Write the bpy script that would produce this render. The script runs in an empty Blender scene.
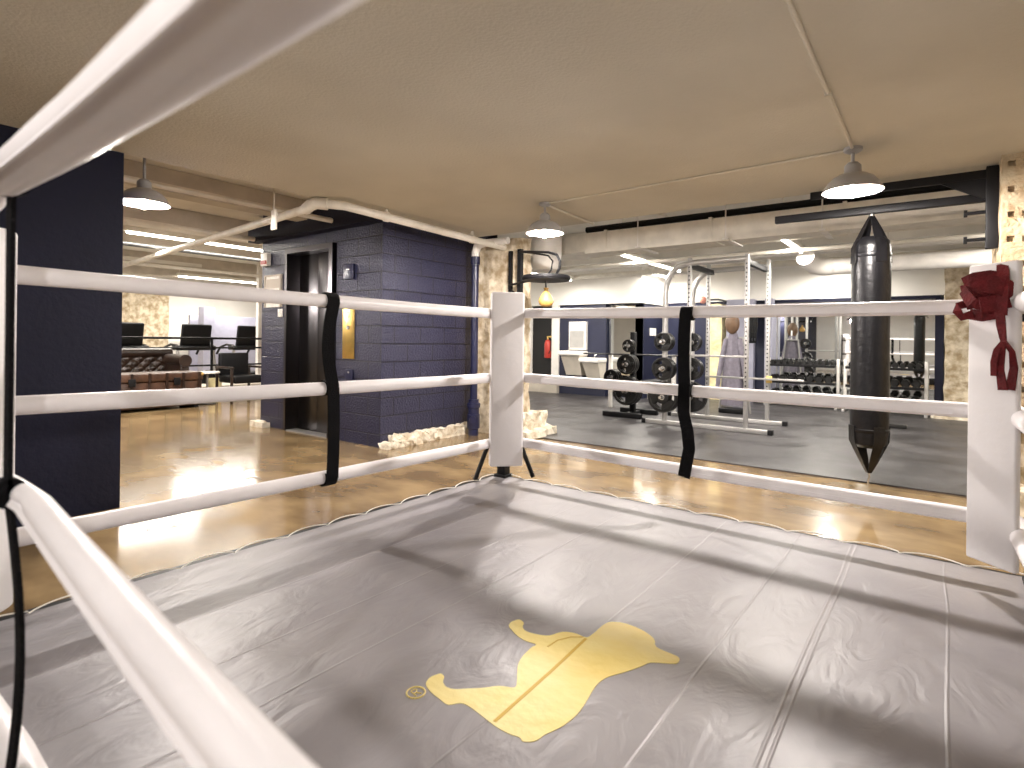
import bpy, bmesh, math, random
from mathutils import Vector, Matrix, noise
random.seed(7)
PI = math.pi
C = bpy.context.scene.collection
sc = bpy.context.scene

# ------------------------------------------------------------------ camera geometry (used to measure the room)
F, CX, CY, H = 566., 512., 340., 1.2
YAW, ROLL = math.radians(37), math.radians(.7)
def ray(px, py):
    x = (px-CX)/F; y = (CY-py)/F
    x, y = x*math.cos(ROLL)-y*math.sin(ROLL), x*math.sin(ROLL)+y*math.cos(ROLL)
    return Vector((x*math.cos(YAW)-math.sin(YAW), x*math.sin(YAW)+math.cos(YAW), y))
CAM = Vector((0, 0, H))
def hd(px, py, k): return CAM + ray(px, py)*k
def hz(px, py, z): d = ray(px, py); return CAM + d*((z-H)/d.z)
def hx(px, py, x): d = ray(px, py); return CAM + d*(x/d.x)
def hy(px, py, y): d = ray(px, py); return CAM + d*(y/d.y)

cam = bpy.data.cameras.new('camera'); co = bpy.data.objects.new('camera', cam); C.objects.link(co)
co.matrix_world = Matrix.Translation(CAM) @ Matrix.Rotation(YAW, 4, 'Z') @ Matrix.Rotation(PI/2, 4, 'X') @ Matrix.Rotation(ROLL, 4, 'Z')
cam.sensor_width = 36; cam.lens = F/1024*36; cam.shift_y = -(384-CY)/1024
cam.clip_start = .02; cam.clip_end = 100
cam.dof.use_dof = True; cam.dof.focus_distance = 4.2; cam.dof.aperture_fstop = 3.5
sc.camera = co

# ------------------------------------------------------------------ materials
M = {}
def mat(name, col, rough=.6, metal=0, var=0, vscale=8, bump=0, bscale=40, col2=None, spec=.5, coat=0, emit=0, detail=4, stretch=None, rvar=0):
    m = bpy.data.materials.new(name); m.use_nodes = True
    nt = m.node_tree; b = nt.nodes['Principled BSDF']
    b.inputs['Base Color'].default_value = (*col, 1); b.inputs['Roughness'].default_value = rough
    b.inputs['Metallic'].default_value = metal; b.inputs['Specular IOR Level'].default_value = spec
    b.inputs['Coat Weight'].default_value = coat
    if emit:
        b.inputs['Emission Color'].default_value = (*col, 1); b.inputs['Emission Strength'].default_value = emit
    tc = nt.nodes.new('ShaderNodeTexCoord'); src = tc.outputs['Object']
    if stretch:
        mp = nt.nodes.new('ShaderNodeMapping'); mp.inputs['Scale'].default_value = stretch
        nt.links.new(src, mp.inputs['Vector']); src = mp.outputs['Vector']
    if var or col2 or rvar:
        n = nt.nodes.new('ShaderNodeTexNoise'); n.inputs['Scale'].default_value = vscale; n.inputs['Detail'].default_value = detail
        nt.links.new(src, n.inputs['Vector'])
        r = nt.nodes.new('ShaderNodeValToRGB'); e = r.color_ramp.elements
        c2 = col2 or tuple(max(0, c*(1-var)) for c in col)
        e[0].position = .35; e[0].color = (*c2, 1); e[1].position = .65
        e[1].color = (*(col if col2 else tuple(min(1, c*(1+var)) for c in col)), 1)
        nt.links.new(n.outputs['Fac'], r.inputs['Fac']); 
        if var or col2: nt.links.new(r.outputs['Color'], b.inputs['Base Color'])
        if rvar:
            mr = nt.nodes.new('ShaderNodeMapRange'); mr.inputs['From Min'].default_value = .3; mr.inputs['From Max'].default_value = .7
            mr.inputs['To Min'].default_value = rough-rvar; mr.inputs['To Max'].default_value = rough+rvar
            nt.links.new(n.outputs['Fac'], mr.inputs['Value']); nt.links.new(mr.outputs['Result'], b.inputs['Roughness'])
    if bump:
        n2 = nt.nodes.new('ShaderNodeTexNoise'); n2.inputs['Scale'].default_value = bscale; n2.inputs['Detail'].default_value = 5
        nt.links.new(src, n2.inputs['Vector'])
        bp = nt.nodes.new('ShaderNodeBump'); bp.inputs['Strength'].default_value = bump; bp.inputs['Distance'].default_value = .02
        nt.links.new(n2.outputs['Fac'], bp.inputs['Height']); nt.links.new(bp.outputs['Normal'], b.inputs['Normal'])
    M[name] = m; return m

mat('ceiling', (.60, .56, .465), .85, var=.05, vscale=1.2, bump=.25, bscale=55)
mat('fascia', (.62, .54, .43), .8, var=.1, vscale=3, bump=.3, bscale=20)
mat('concrete', (.15, .098, .048), .14, var=.0, col2=(.34, .24, .125), vscale=1.7, detail=9, bump=.03, bscale=6, stretch=(1, 1.6, 1), rvar=.05, spec=.6)
mat('rubber', (.040, .037, .039), .42, var=.3, vscale=2, bump=.15, bscale=60, rvar=.1)
mat('navywall', (.006, .007, .022), .6, spec=.25, var=.12, vscale=3, bump=.15, bscale=30)
mat('navy', (.014, .017, .042), .42, var=.1, vscale=3, bump=.1, bscale=30)
mat('white_wall', (.82, .80, .76), .7, var=.04, vscale=2, bump=.1, bscale=20)
mat('gym_ceiling', (.80, .77, .71), .8, var=.12, vscale=1.5, bump=.3, bscale=12)
mat('beige', (.55, .50, .43), .7, var=.12, vscale=3)
mat('stone', (.76, .67, .52), .9, col2=(.36, .27, .16), vscale=9, bump=1, bscale=14, detail=8)
mat('rubble', (.85, .80, .68), .9, col2=(.55, .46, .33), vscale=9, bump=1, bscale=25, detail=8)
mat('tile', (.50, .42, .29), .85, col2=(.36, .25, .14), vscale=11, bump=.8, bscale=40, detail=8)
mat('vinyl', (.86, .84, .86), .42, var=.04, vscale=6, bump=.10, bscale=18, stretch=(1, 1, 1))
mat('pad', (.80, .785, .80), .55, var=.03, vscale=3, bump=.06, bscale=30)
mat('black', (.005, .005, .006), .5, spec=.25, var=.2, vscale=10)
mat('leather', (.004, .004, .005), .33, spec=.35, bump=.25, bscale=22, var=.2, vscale=5)
mat('webbing', (.003, .003, .004), .85, spec=.15, bump=.5, bscale=150)
mat('rubberblack', (.006, .006, .006), .35, spec=.4, bump=.1, bscale=80)
mat('iron', (.07, .07, .07), .35, metal=.8, bump=.1, bscale=60)
mat('steel', (.72, .72, .72), .25, metal=1, bump=.02, bscale=40)
mat('silver', (.46, .45, .44), .38, metal=.55, var=.05)
mat('whitemetal', (.80, .77, .73), .4, var=.05)
mat('pipepaint', (.76, .72, .64), .5, var=.08, vscale=6, bump=.15, bscale=30)
mat('navypipe', (.014, .016, .05), .3, bump=.1, bscale=30)
mat('brass', (.80, .56, .18), .3, metal=1, var=.1)
mat('darksteel', (.10, .095, .10), .28, metal=1, var=.1, vscale=2, stretch=(1, 1, .05))
mat('dark', (.004, .004, .005), .6)
mat('mirror', (.82, .84, .83), .015, metal=1)
mat('yellow', (.80, .60, .13), .5, col2=(.84, .74, .34), vscale=2.0, bump=.15, bscale=20)
mat('yellowline', (.62, .40, .05), .6)
mat('cord', (.82, .79, .72), .6)
mat('red', (.13, .007, .010), .85, var=.25, vscale=25, bump=.5, bscale=120)
mat('tan_leather', (.55, .34, .10), .35, var=.15, vscale=12, bump=.2, bscale=40)
mat('brownleather', (.022, .011, .007), .3, var=.4, vscale=6, bump=.25, bscale=35)
mat('trunk', (.055, .024, .012), .4, var=.35, vscale=7, bump=.25, bscale=30)
mat('brownpad', (.13, .075, .042), .5, var=.2)
mat('greycloth', (.17, .155, .19), .9, var=.12, vscale=20, bump=.3, bscale=50)
mat('greyblue', (.30, .30, .38), .5, var=.05)
mat('fixture', (.80, .78, .72), .4)
mat('redsign', (.38, .03, .02), .4)
mat('palered', (.75, .32, .25), .4)
mat('paper', (.85, .83, .78), .6, var=.1, vscale=30)
mat('enamel', (.34, .33, .32), .35)
mat('bulb', (1., .92, .86), emit=5200)
mat('fill_bulb', (1., .93, .88), emit=1900)  # emission of the fill lamps added behind the camera
mat('tubelight', (1., .95, .86), emit=16)
mat('yellowstone', (.85, .72, .42), .9, var=.25, vscale=6, bump=.8, bscale=16)

def block_mat(name, col, mortar, bw=.4, bh=.2, rough=.42, zoff=0):
    m = bpy.data.materials.new(name); m.use_nodes = True; nt = m.node_tree; b = nt.nodes['Principled BSDF']
    tc = nt.nodes.new('ShaderNodeTexCoord'); sp = nt.nodes.new('ShaderNodeSeparateXYZ'); nt.links.new(tc.outputs['Object'], sp.inputs[0])
    ad = nt.nodes.new('ShaderNodeMath'); ad.operation = 'ADD'; nt.links.new(sp.outputs[0], ad.inputs[0]); nt.links.new(sp.outputs[1], ad.inputs[1])
    az = nt.nodes.new('ShaderNodeMath'); az.operation = 'ADD'; az.inputs[1].default_value = zoff; nt.links.new(sp.outputs[2], az.inputs[0])
    cb = nt.nodes.new('ShaderNodeCombineXYZ'); nt.links.new(ad.outputs[0], cb.inputs[0]); nt.links.new(az.outputs[0], cb.inputs[1])
    br = nt.nodes.new('ShaderNodeTexBrick'); nt.links.new(cb.outputs[0], br.inputs['Vector'])
    br.inputs['Scale'].default_value = 1; br.inputs['Brick Width'].default_value = bw; br.inputs['Row Height'].default_value = bh
    br.inputs['Mortar Size'].default_value = .008; br.inputs['Mortar Smooth'].default_value = .4
    br.inputs['Color1'].default_value = (*col, 1); br.inputs['Color2'].default_value = (*[c*1.15 for c in col], 1); br.inputs['Mortar'].default_value = (*mortar, 1)
    nt.links.new(br.outputs['Color'], b.inputs['Base Color']); b.inputs['Roughness'].default_value = rough
    n = nt.nodes.new('ShaderNodeTexNoise'); n.inputs['Scale'].default_value = 45; n.inputs['Detail'].default_value = 5; nt.links.new(tc.outputs['Object'], n.inputs['Vector'])
    mx = nt.nodes.new('ShaderNodeMath'); mx.operation = 'MULTIPLY_ADD'; mx.inputs[1].default_value = -1.2
    nt.links.new(br.outputs['Fac'], mx.inputs[0]); nt.links.new(n.outputs['Fac'], mx.inputs[2])
    bp = nt.nodes.new('ShaderNodeBump'); bp.inputs['Strength'].default_value = .6; bp.inputs['Distance'].default_value = .02
    nt.links.new(mx.outputs[0], bp.inputs['Height']); nt.links.new(bp.outputs['Normal'], b.inputs['Normal'])
    M[name] = m
block_mat('block', (.019, .020, .050), (.006, .006, .016), rough=.36, zoff=.06)

# canvas: wrinkled grey vinyl with long sewn seams (X = const)
def canvas_mat():
    m = bpy.data.materials.new('canvas'); m.use_nodes = True; nt = m.node_tree; b = nt.nodes['Principled BSDF']
    tc = nt.nodes.new('ShaderNodeTexCoord'); sp = nt.nodes.new('ShaderNodeSeparateXYZ'); nt.links.new(tc.outputs['Object'], sp.inputs[0])
    nz = nt.nodes.new('ShaderNodeTexNoise'); nz.inputs['Scale'].default_value = .8; nt.links.new(tc.outputs['Object'], nz.inputs['Vector'])
    wob = nt.nodes.new('ShaderNodeMath'); wob.operation = 'MULTIPLY_ADD'; wob.inputs[1].default_value = .05; nt.links.new(nz.outputs['Fac'], wob.inputs[0])
    nt.links.new(sp.outputs[0], wob.inputs[2])
    last = None
    for x in SEAMS:
        s = nt.nodes.new('ShaderNodeMath'); s.operation = 'SUBTRACT'; s.inputs[1].default_value = x+.025; nt.links.new(wob.outputs[0], s.inputs[0])
        a = nt.nodes.new('ShaderNodeMath'); a.operation = 'ABSOLUTE'; nt.links.new(s.outputs[0], a.inputs[0])
        if last:
            mn = nt.nodes.new('ShaderNodeMath'); mn.operation = 'MINIMUM'; nt.links.new(last, mn.inputs[0]); nt.links.new(a.outputs[0], mn.inputs[1]); last = mn.outputs[0]
        else: last = a.outputs[0]
    mr = nt.nodes.new('ShaderNodeMapRange'); mr.inputs['From Min'].default_value = .001; mr.inputs['From Max'].default_value = .006
    mr.inputs['To Min'].default_value = 1; mr.inputs['To Max'].default_value = 0; nt.links.new(last, mr.inputs['Value'])
    n = nt.nodes.new('ShaderNodeTexNoise'); n.inputs['Scale'].default_value = 1.6; n.inputs['Detail'].default_value = 7; nt.links.new(tc.outputs['Object'], n.inputs['Vector'])
    r = nt.nodes.new('ShaderNodeValToRGB'); r.color_ramp.elements[0].color = (.25, .238, .255, 1); r.color_ramp.elements[1].color = (.33, .315, .325, 1)
    r.color_ramp.elements[0].position = .35; r.color_ramp.elements[1].position = .65
    nt.links.new(n.outputs['Fac'], r.inputs['Fac'])
    mix = nt.nodes.new('ShaderNodeMixRGB'); mix.inputs['Color2'].default_value = (.50, .48, .49, 1)
    f = nt.nodes.new('ShaderNodeMath'); f.operation = 'MULTIPLY'; f.inputs[1].default_value = .22; nt.links.new(mr.outputs[0], f.inputs[0])
    nt.links.new(f.outputs[0], mix.inputs['Fac']); nt.links.new(r.outputs[0], mix.inputs['Color1']); nt.links.new(mix.outputs[0], b.inputs['Base Color'])
    b.inputs['Roughness'].default_value = .42; b.inputs['Specular IOR Level'].default_value = .45
    w = nt.nodes.new('ShaderNodeTexNoise'); w.inputs['Scale'].default_value = 4.5; w.inputs['Detail'].default_value = 4; w.inputs['Distortion'].default_value = 1.6
    mp = nt.nodes.new('ShaderNodeMapping'); mp.inputs['Scale'].default_value = (1.6, .8, 1); nt.links.new(tc.outputs['Object'], mp.inputs['Vector']); nt.links.new(mp.outputs[0], w.inputs['Vector'])
    ma = nt.nodes.new('ShaderNodeMath'); ma.operation = 'MULTIPLY_ADD'; ma.inputs[1].default_value = .35; nt.links.new(mr.outputs[0], ma.inputs[0]); nt.links.new(w.outputs['Fac'], ma.inputs[2])
    bp = nt.nodes.new('ShaderNodeBump'); bp.inputs['Strength'].default_value = .35; bp.inputs['Distance'].default_value = .02
    nt.links.new(ma.outputs[0], bp.inputs['Height']); nt.links.new(bp.outputs['Normal'], b.inputs['Normal'])
    M['canvas'] = m
SEAMS = [hz(x, y, .2).x for x, y in ((730, 629), (805, 651), (813, 651), (949, 720), (579, 645), (300, 629), (310, 680), (215, 611))]
canvas_mat()

# ------------------------------------------------------------------ mesh building
class B:
    def __init__(s): s.bm = bmesh.new()
    def box(s, x0, x1, y0, y1, z0, z1, bev=0, mtx=None):
        vs = [s.bm.verts.new((x, y, z)) for x in (x0, x1) for y in (y0, y1) for z in (z0, z1)]
        fs = []
        for f in ((0,1,3,2),(4,6,7,5),(0,4,5,1),(2,3,7,6),(0,2,6,4),(1,5,7,3)): fs.append(s.bm.faces.new([vs[i] for i in f]))
        geo = vs
        if bev:
            es = list({e for f in fs for e in f.edges})
            r = bmesh.ops.bevel(s.bm, geom=es, offset=bev, segments=3, profile=.5, affect='EDGES')
            geo = list({v for f in r['faces'] for v in f.verts} | {v for v in vs if v.is_valid})
        if mtx: bmesh.ops.transform(s.bm, matrix=mtx, verts=geo)
        return s
    def tube(s, pts, r, seg=10, cap=True, flat=1.0, up=None):
        pts = [Vector(p) for p in pts]; n = len(pts); rr = r if isinstance(r, (list, tuple)) else [r]*n
        rings = []; prev = None
        for i, p in enumerate(pts):
            t = (pts[min(i+1, n-1)]-pts[max(i-1, 0)]).normalized()
            if prev is None:
                a = Vector(up) if up else (Vector((0, 0, 1)) if abs(t.z) < .9 else Vector((1, 0, 0)))
                u = (a-t*a.dot(t)).normalized()
            else: u = (prev-t*prev.dot(t)).normalized()
            prev = u; v = t.cross(u)
            rings.append([s.bm.verts.new(p+(u*math.cos(2*PI*k/seg)+v*math.sin(2*PI*k/seg)*flat)*rr[i]) for k in range(seg)])
        for a, b in zip(rings, rings[1:]):
            for k in range(seg): s.bm.faces.new((a[k], a[(k+1) % seg], b[(k+1) % seg], b[k]))
        if cap: s.bm.faces.new(rings[0][::-1]); s.bm.faces.new(rings[-1])
        return s
    def ribbon(s, pts, w, side, t=.003):
        pts = [Vector(p) for p in pts]; n = len(pts); sd0 = Vector(side).normalized(); rings = []
        for i, p in enumerate(pts):
            tt = (pts[min(i+1, n-1)]-pts[max(i-1, 0)]).normalized()
            sd = (sd0-tt*sd0.dot(tt)).normalized(); nn = tt.cross(sd)
            ww = w[i] if isinstance(w, (list, tuple)) else w
            rings.append([s.bm.verts.new(p+sd*a*ww/2+nn*b*t/2) for a, b in ((-1,-1),(1,-1),(1,1),(-1,1))])
        for a, b in zip(rings, rings[1:]):
            for k in range(4): s.bm.faces.new((a[k], a[(k+1) % 4], b[(k+1) % 4], b[k]))
        s.bm.faces.new(rings[0][::-1]); s.bm.faces.new(rings[-1]); return s
    def lathe(s, prof, c=(0, 0, 0), seg=24, axis='Z', a0=0, a1=2*PI):
        c = Vector(c); rings = []; full = a1-a0 > 6.28
        for r, h in prof:
            ring = []
            for k in range(seg if full else seg+1):
                a = a0+(a1-a0)*k/seg; x, y = r*math.cos(a), r*math.sin(a)
                p = {'Z': (x, y, h), 'Y': (x, h, y), 'X': (h, x, y)}[axis]
                ring.append(s.bm.verts.new(c+Vector(p)))
            rings.append(ring)
        for a, b in zip(rings, rings[1:]):
            m = len(a)
            for k in range(m if full else m-1): s.bm.faces.new((a[k], a[(k+1) % m], b[(k+1) % m], b[k]))
        return s
    def prism(s, poly, z0, z1):
        lo = [s.bm.verts.new((x, y, z0)) for x, y in poly]; hi = [s.bm.verts.new((x, y, z1)) for x, y in poly]
        n = len(poly); s.bm.faces.new(hi); s.bm.faces.new(lo[::-1])
        for k in range(n): s.bm.faces.new((lo[k], lo[(k+1) % n], hi[(k+1) % n], hi[k]))
        return s
    def rough(s, x0, x1, y0, y1, z0, z1, amp=.02, d=.06, seed=0, fr=6, keep=()):
        b2 = bmesh.new()
        bmesh.ops.create_cube(b2, size=1)
        cuts = [max(1, int((b-a)/d)) for a, b in ((x0, x1), (y0, y1), (z0, z1))]
        for ax in range(3):
            for k in range(1, min(cuts[ax], 60)):
                co_ = Vector((0, 0, 0)); co_[ax] = -.5+k/min(cuts[ax], 60); no = Vector((0, 0, 0)); no[ax] = 1
                bmesh.ops.bisect_plane(b2, geom=b2.verts[:]+b2.edges[:]+b2.faces[:], plane_co=co_, plane_no=no)
        ce = Vector(((x0+x1)/2, (y0+y1)/2, (z0+z1)/2)); sz = Vector((x1-x0, y1-y0, z1-z0))
        vm = {}
        for v in b2.verts:
            p = Vector((v.co[i]*sz[i]+ce[i] for i in range(3)))
            nz = noise.noise_vector(p*fr+Vector((seed*7.3, 1, 2)))*amp + noise.noise_vector(p*fr*3+Vector((seed, 5, 2)))*amp*.5
            if p.z < .001+z0: nz.z = 0
            vm[v] = s.bm.verts.new(p+nz)
        for f in b2.faces: s.bm.faces.new([vm[v] for v in f.verts])
        b2.free(); return s
    def sphere(s, c, r, sx=1, sy=1, sz=1, u=16, v=10):
        m = Matrix.Translation(c) @ Matrix.Diagonal((sx, sy, sz, 1))
        bmesh.ops.create_uvsphere(s.bm, u_segments=u, v_segments=v, radius=r, matrix=m); return s
    def xf(s, m): bmesh.ops.transform(s.bm, matrix=m, verts=s.bm.verts[:]); return s

def tag(o, label=None, cat=None, group=None, kind=None):
    for k, v in (('label', label), ('category', cat), ('group', group), ('kind', kind)):
        if v: o[k] = v
    return o
def wloc(o):
    v = Vector(o.location)
    while o.parent: o = o.parent; v += Vector(o.location)
    return v
def ob(name, b, m, parent=None, label=None, cat=None, group=None, kind=None, smooth=True, local=False):
    """link builder as ONE mesh object; world coordinates unless local"""
    bm = b.bm; bmesh.ops.recalc_face_normals(bm, faces=bm.faces[:])
    if parent is not None and not local: bmesh.ops.translate(bm, verts=bm.verts[:], vec=-wloc(parent))
    me = bpy.data.meshes.new(name); bm.to_mesh(me); bm.free()
    me.materials.append(M[m])
    if smooth:
        me.polygons.foreach_set('use_smooth', [True]*len(me.polygons)); me.set_sharp_from_angle(angle=math.radians(38))
    o = bpy.data.objects.new(name, me); C.objects.link(o); o.parent = parent
    return tag(o, label, cat, group, kind)
def thing(name, loc, label, cat, group=None, kind=None):
    o = bpy.data.objects.new(name, None); C.objects.link(o); o.location = loc; o.empty_display_size = .1
    return tag(o, label, cat, group, kind)
def copy_tree(o, parent=None):
    c = o.copy(); C.objects.link(c)
    if parent: c.parent = parent
    for ch in [x for x in bpy.data.objects if x.parent == o]: copy_tree(ch, c)
    return c
def struct(name, b, m, parent=None, smooth=False):
    return ob(name, b, m, parent, kind=None if parent else 'structure', smooth=smooth)

# ------------------------------------------------------------------ the room shell
XE = -4.55     # edge of the low ceiling / navy wall plane
YG = 5.35      # edge of the low ceiling towards the gym
struct('floor', B().box(-17, 3.6, -5, 13, -.1, 0), 'concrete')
struct('ceiling', B().box(XE, 3.6, -5, YG, 2.47, 2.75).box(-4.87, XE, 5.0, YG, 2.47, 2.75), 'ceiling')
struct('ceiling', B().box(-17, XE, -5, 4.1, 2.85, 3.0).box(-17, -7.5, 4.1, 13, 2.85, 3.0), 'gym_ceiling')
struct('ceiling', B().box(-8.0, 3.6, YG, 13, 3.05, 3.2), 'gym_ceiling')
struct('wall_left', B().box(-4.95, XE+.002, -5, hz(121, 508, 0).y, 0, 2.47), 'navywall')
struct('trim_1', B().box(-4.95, XE, -5, YG-.4, 2.75, 3.05), 'fascia')
struct('wall_far', B().box(-17, 3.6, 12.5, 12.7, 0, 3.2), 'white_wall')
struct('wall_right', B().box(3.5, 3.7, -5, 13, 0, 3.2), 'white_wall')
struct('wall_back', B().box(-17, 3.6, -5.2, -5, 0, 3.2), 'white_wall')
struct('wall_lounge', B().box(-16.8, -16.4, -5, 13, 0, 3.0), 'white_wall')
struct('wall_gym', B().box(-8.1, -7.8, 6.6, 12.5, 0, 3.2), 'white_wall')
struct('floor_gym', B().box(-7.8, 3.5, 5.76, 12.5, 0, .012), 'rubber')

# elevator block ---------------------------------------------------------------
EX, EY = -4.87, 4.09
XL = -7.34
dx0, dx1, dzt = hy(287, 249, EY).x, hy(332, 240, EY).x, 2.33
b = B()
b.box(XL, dx0, EY, EY+.25, 0, 2.85).box(dx1+.10, EX, EY, EY+.25, 0, 2.85).box(dx0, dx1+.10, EY, EY+.25, dzt, 2.85)
b.box(EX-.25, EX, EY+.25, 6.1, 0, 2.85).box(XL, XL+.25, EY+.25, 6.1, 0, 2.85).box(XL, EX, 5.9, 6.1, 0, 2.85)
struct('wall_elevator', b, 'block')
struct('trim_2', B().box(XL-.12, EX+.0, EY-.14, EY-.002, 2.47, 2.72), 'navywall')
# elevator door
dr = thing('door_1', ((dx0+dx1)/2, EY, 0), None, None, kind='structure')
ob('door_frame', B().box(dx0, dx0+.05, EY-.03, EY+.22, 0, dzt).box(dx1-.02, dx1+.05, EY-.03, EY+.22, 0, dzt).box(dx0+.05, dx1-.02, EY-.03, EY+.22, dzt-.06, dzt), 'darksteel', dr)
ob('door_panel', B().box(dx0+.05, (dx0+dx1)/2-.004, EY+.16, EY+.2, .01, dzt-.06, .004), 'darksteel', dr)
ob('door_panel', B().box((dx0+dx1)/2+.004, dx1-.02, EY+.14, EY+.18, .01, dzt-.06, .004), 'darksteel', dr)
ob('threshold', B().box(dx0+.05, dx1-.02, EY-.02, EY+.14, .0, .012), 'silver', dr)
# brass call plate
p0, p1 = hy(343.5, 305, EY), hy(354.5, 359, EY)
t = thing('call_plate', (p0.x, EY, p1.z), 'tall brass elevator call plate on the navy block wall beside the elevator door', 'call plate')
ob('plate', B().box(p0.x, p1.x, EY-.012, EY, p1.z, p0.z, .004), 'brass', t)
cxp = (p0.x+p1.x)/2
ob('button', B().lathe([(0, -.022), (.022, -.022), (.026, -.012)], (cxp, EY, p1.z+.36), 16, 'Y'), 'steel', t)
ob('arrow_mark', B().xf(Matrix()).box(cxp-.002, cxp+.002, EY-.014, EY-.012, p0.z-.1, p0.z-.09), 'paper', t)
bb = B(); vs = [bb.bm.verts.new((cxp+x, EY-y, p0.z-.13+z)) for y in (.013, .016) for x, z in ((-.035, .05), (.035, .05), (0, -.03))]
bb.bm.faces.new(vs[:3]); bb.bm.faces.new(vs[3:]); [bb.bm.faces.new((vs[i], vs[(i+1) % 3], vs[(i+1) % 3+3], vs[i+3])) for i in range(3)]
ob('arrow', bb, 'paper', t)
# navy plate, white outlet, notice, alarm
def wallbox(name, a, c, m, label, cat, d=.03, extra=None):
    p, q = hy(*a, EY), hy(*c, EY)
    t = thing(name, (p.x, EY, q.z), label, cat)
    ob('body', B().box(p.x, q.x, EY-d, EY, q.z, p.z, .006), m, t)
    if extra: extra(t, p, q)
    return t
wallbox('junction_box', (345, 265), (355, 279), 'navypipe', 'small square navy box on the block wall above the brass plate', 'wall box', extra=lambda t, p, q: ob('slot', B().box((p.x+q.x)/2-.03, (p.x+q.x)/2+.03, EY-.034, EY-.03, (p.z+q.z)/2+.02, (p.z+q.z)/2+.03), 'silver', t))
wallbox('key_switch', (346, 369), (353.5, 385), 'navypipe', 'small navy switch plate with two white dots below the brass plate', 'switch', .015,
        lambda t, p, q: [ob('dot', B().lathe([(0, -.024), (.012, -.024), (.014, -.015)], ((p.x+q.x)/2, EY, z), 12, 'Y'), 'steel', t) for z in (p.z-.035, q.z+.035)])
wallbox('framed_notice', (267, 277), (281, 307), 'paper', 'framed white notice on the block wall left of the elevator door', 'notice', .015,
        lambda t, p, q: ob('frame', B().box(p.x-.015, p.x, EY-.03, EY, q.z, p.z).box(q.x, q.x+.03, EY-.03, EY, q.z, p.z).box(p.x-.015, q.x+.03, EY-.03, EY, p.z, p.z+.015).box(p.x, q.x, EY-.022, EY-.015, p.z-.16, p.z-.04), 'beige', t))
wallbox('light_switch', (279, 309), (283, 317), 'paper', 'tiny white switch below the framed notice', 'switch', .02, lambda t, p, q: ob('toggle', B().box((p.x+q.x)/2-.006, (p.x+q.x)/2+.006, EY-.032, EY-.02, (p.z+q.z)/2-.015, (p.z+q.z)/2+.015), 'whitemetal', t))
wallbox('fire_alarm', (265, 254), (271, 266), 'whitemetal', 'white and red fire alarm strobe above the framed notice', 'alarm', .06,
        lambda t, p, q: ob('lens', B().box(p.x+.02, q.x-.01, EY-.075, EY-.06, q.z+.02, q.z+.07), 'redsign', t))
# rubble plinth along the block
ob('rubble_plinth', B().rough(EX-.02, EX+.10, EY+.12, 5.7, 0, .12, .03, .028, 3, 16).rough(EX-.0, EX+.15, EY-.02, EY+.5, 0, .06, .03, .028, 5, 16), 'rubble',
   label='rough cream rubble plinth along the foot of the navy block wall', cat='plinth', smooth=False)
ob('rubble_patch', B().rough(XL-.05, XL+.25, EY-.12, EY-.01, 0, .07, .02, .05, 15, 9), 'rubble',
   label='small pale rubble strip at the far foot of the elevator wall', cat='rubble', smooth=False)

# stone pillar -------------------------------------------------------------------
PX1 = -4.10
struct('wall_pillar', B().rough(-4.87, PX1, 5.62, 5.82, 0, 2.47, .03, .06, 2, 5), 'stone', smooth=True)
ob('pillar_rubble', B().rough(-4.3, PX1+.22, 5.45, 6.15, .013, .10, .05, .06, 8, 8).rough(-4.2, PX1+.08, 5.55, 6.1, .08, .3, .05, .06, 9, 8), 'rubble',
   label='broken pale stone heaped at the foot of the stone pillar', cat='rubble', smooth=False)

# clay tile pillar on the right with square core holes ---------------------------------
def holed(bb, o, du, dv, dn, nu, nv, pu, pv, holes, hs):
    """panel of tiles: o origin, du/dv directions, dn inward; every tile has holes (centre offsets)"""
    o, du, dv, dn = map(Vector, (o, du, dv, dn))
    us = sorted({0, *[i*pu for i in range(nu+1)], *[i*pu+h+s*hs/2 for i in range(nu) for h in holes[0] for s in (-1, 1)]})
    vs = sorted({0, *[i*pv for i in range(nv+1)], *[i*pv+h+s*hs/2 for i in range(nv) for h in holes[1] for s in (-1, 1)]})
    V = {}
    def vert(i, j, d=0):
        if (i, j, d) not in V:
            jit = noise.noise_vector(Vector((us[i]*9, vs[j]*9, 3)))*.006
            V[i, j, d] = bb.bm.verts.new(o+du*us[i]+dv*vs[j]+dn*(.14 if d else 0)+jit)
        return V[i, j, d]
    for i in range(len(us)-1):
        for j in range(len(vs)-1):
            cu, cv = ((us[i]+us[i+1])/2) % pu, ((vs[j]+vs[j+1])/2) % pv
            q = [(i, j), (i+1, j), (i+1, j+1), (i, j+1)]
            if any(abs(cu-h) < hs/2 for h in holes[0]) and any(abs(cv-h) < hs/2 for h in holes[1]):
                bb.bm.faces.new([vert(*k, 1) for k in q])
                for k in range(4): bb.bm.faces.new((vert(*q[k]), vert(*q[(k+1) % 4]), vert(*q[(k+1) % 4], 1), vert(*q[k], 1)))
            else: bb.bm.faces.new([vert(*k) for k in q])
TX, TY = .325, 4.95
bb = B()
holed(bb, (TX, TY, 0), (1, 0, 0), (0, 0, 1), (0, 1, 0), 5, 15, .2, .165, ((.05, .125), (.09,)), .040)
holed(bb, (TX, TY, 0), (0, 1, 0), (0, 0, 1), (1, 0, 0), 4, 15, .2, .165, ((.05, .125), (.09,)), .040)
struct('wall_tile_pillar', bb, 'tile')
struct('wall_tile_core', B().box(TX+.145, TX+.95, TY+.145, TY+.8, 0, 2.47), 'tile')
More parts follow.
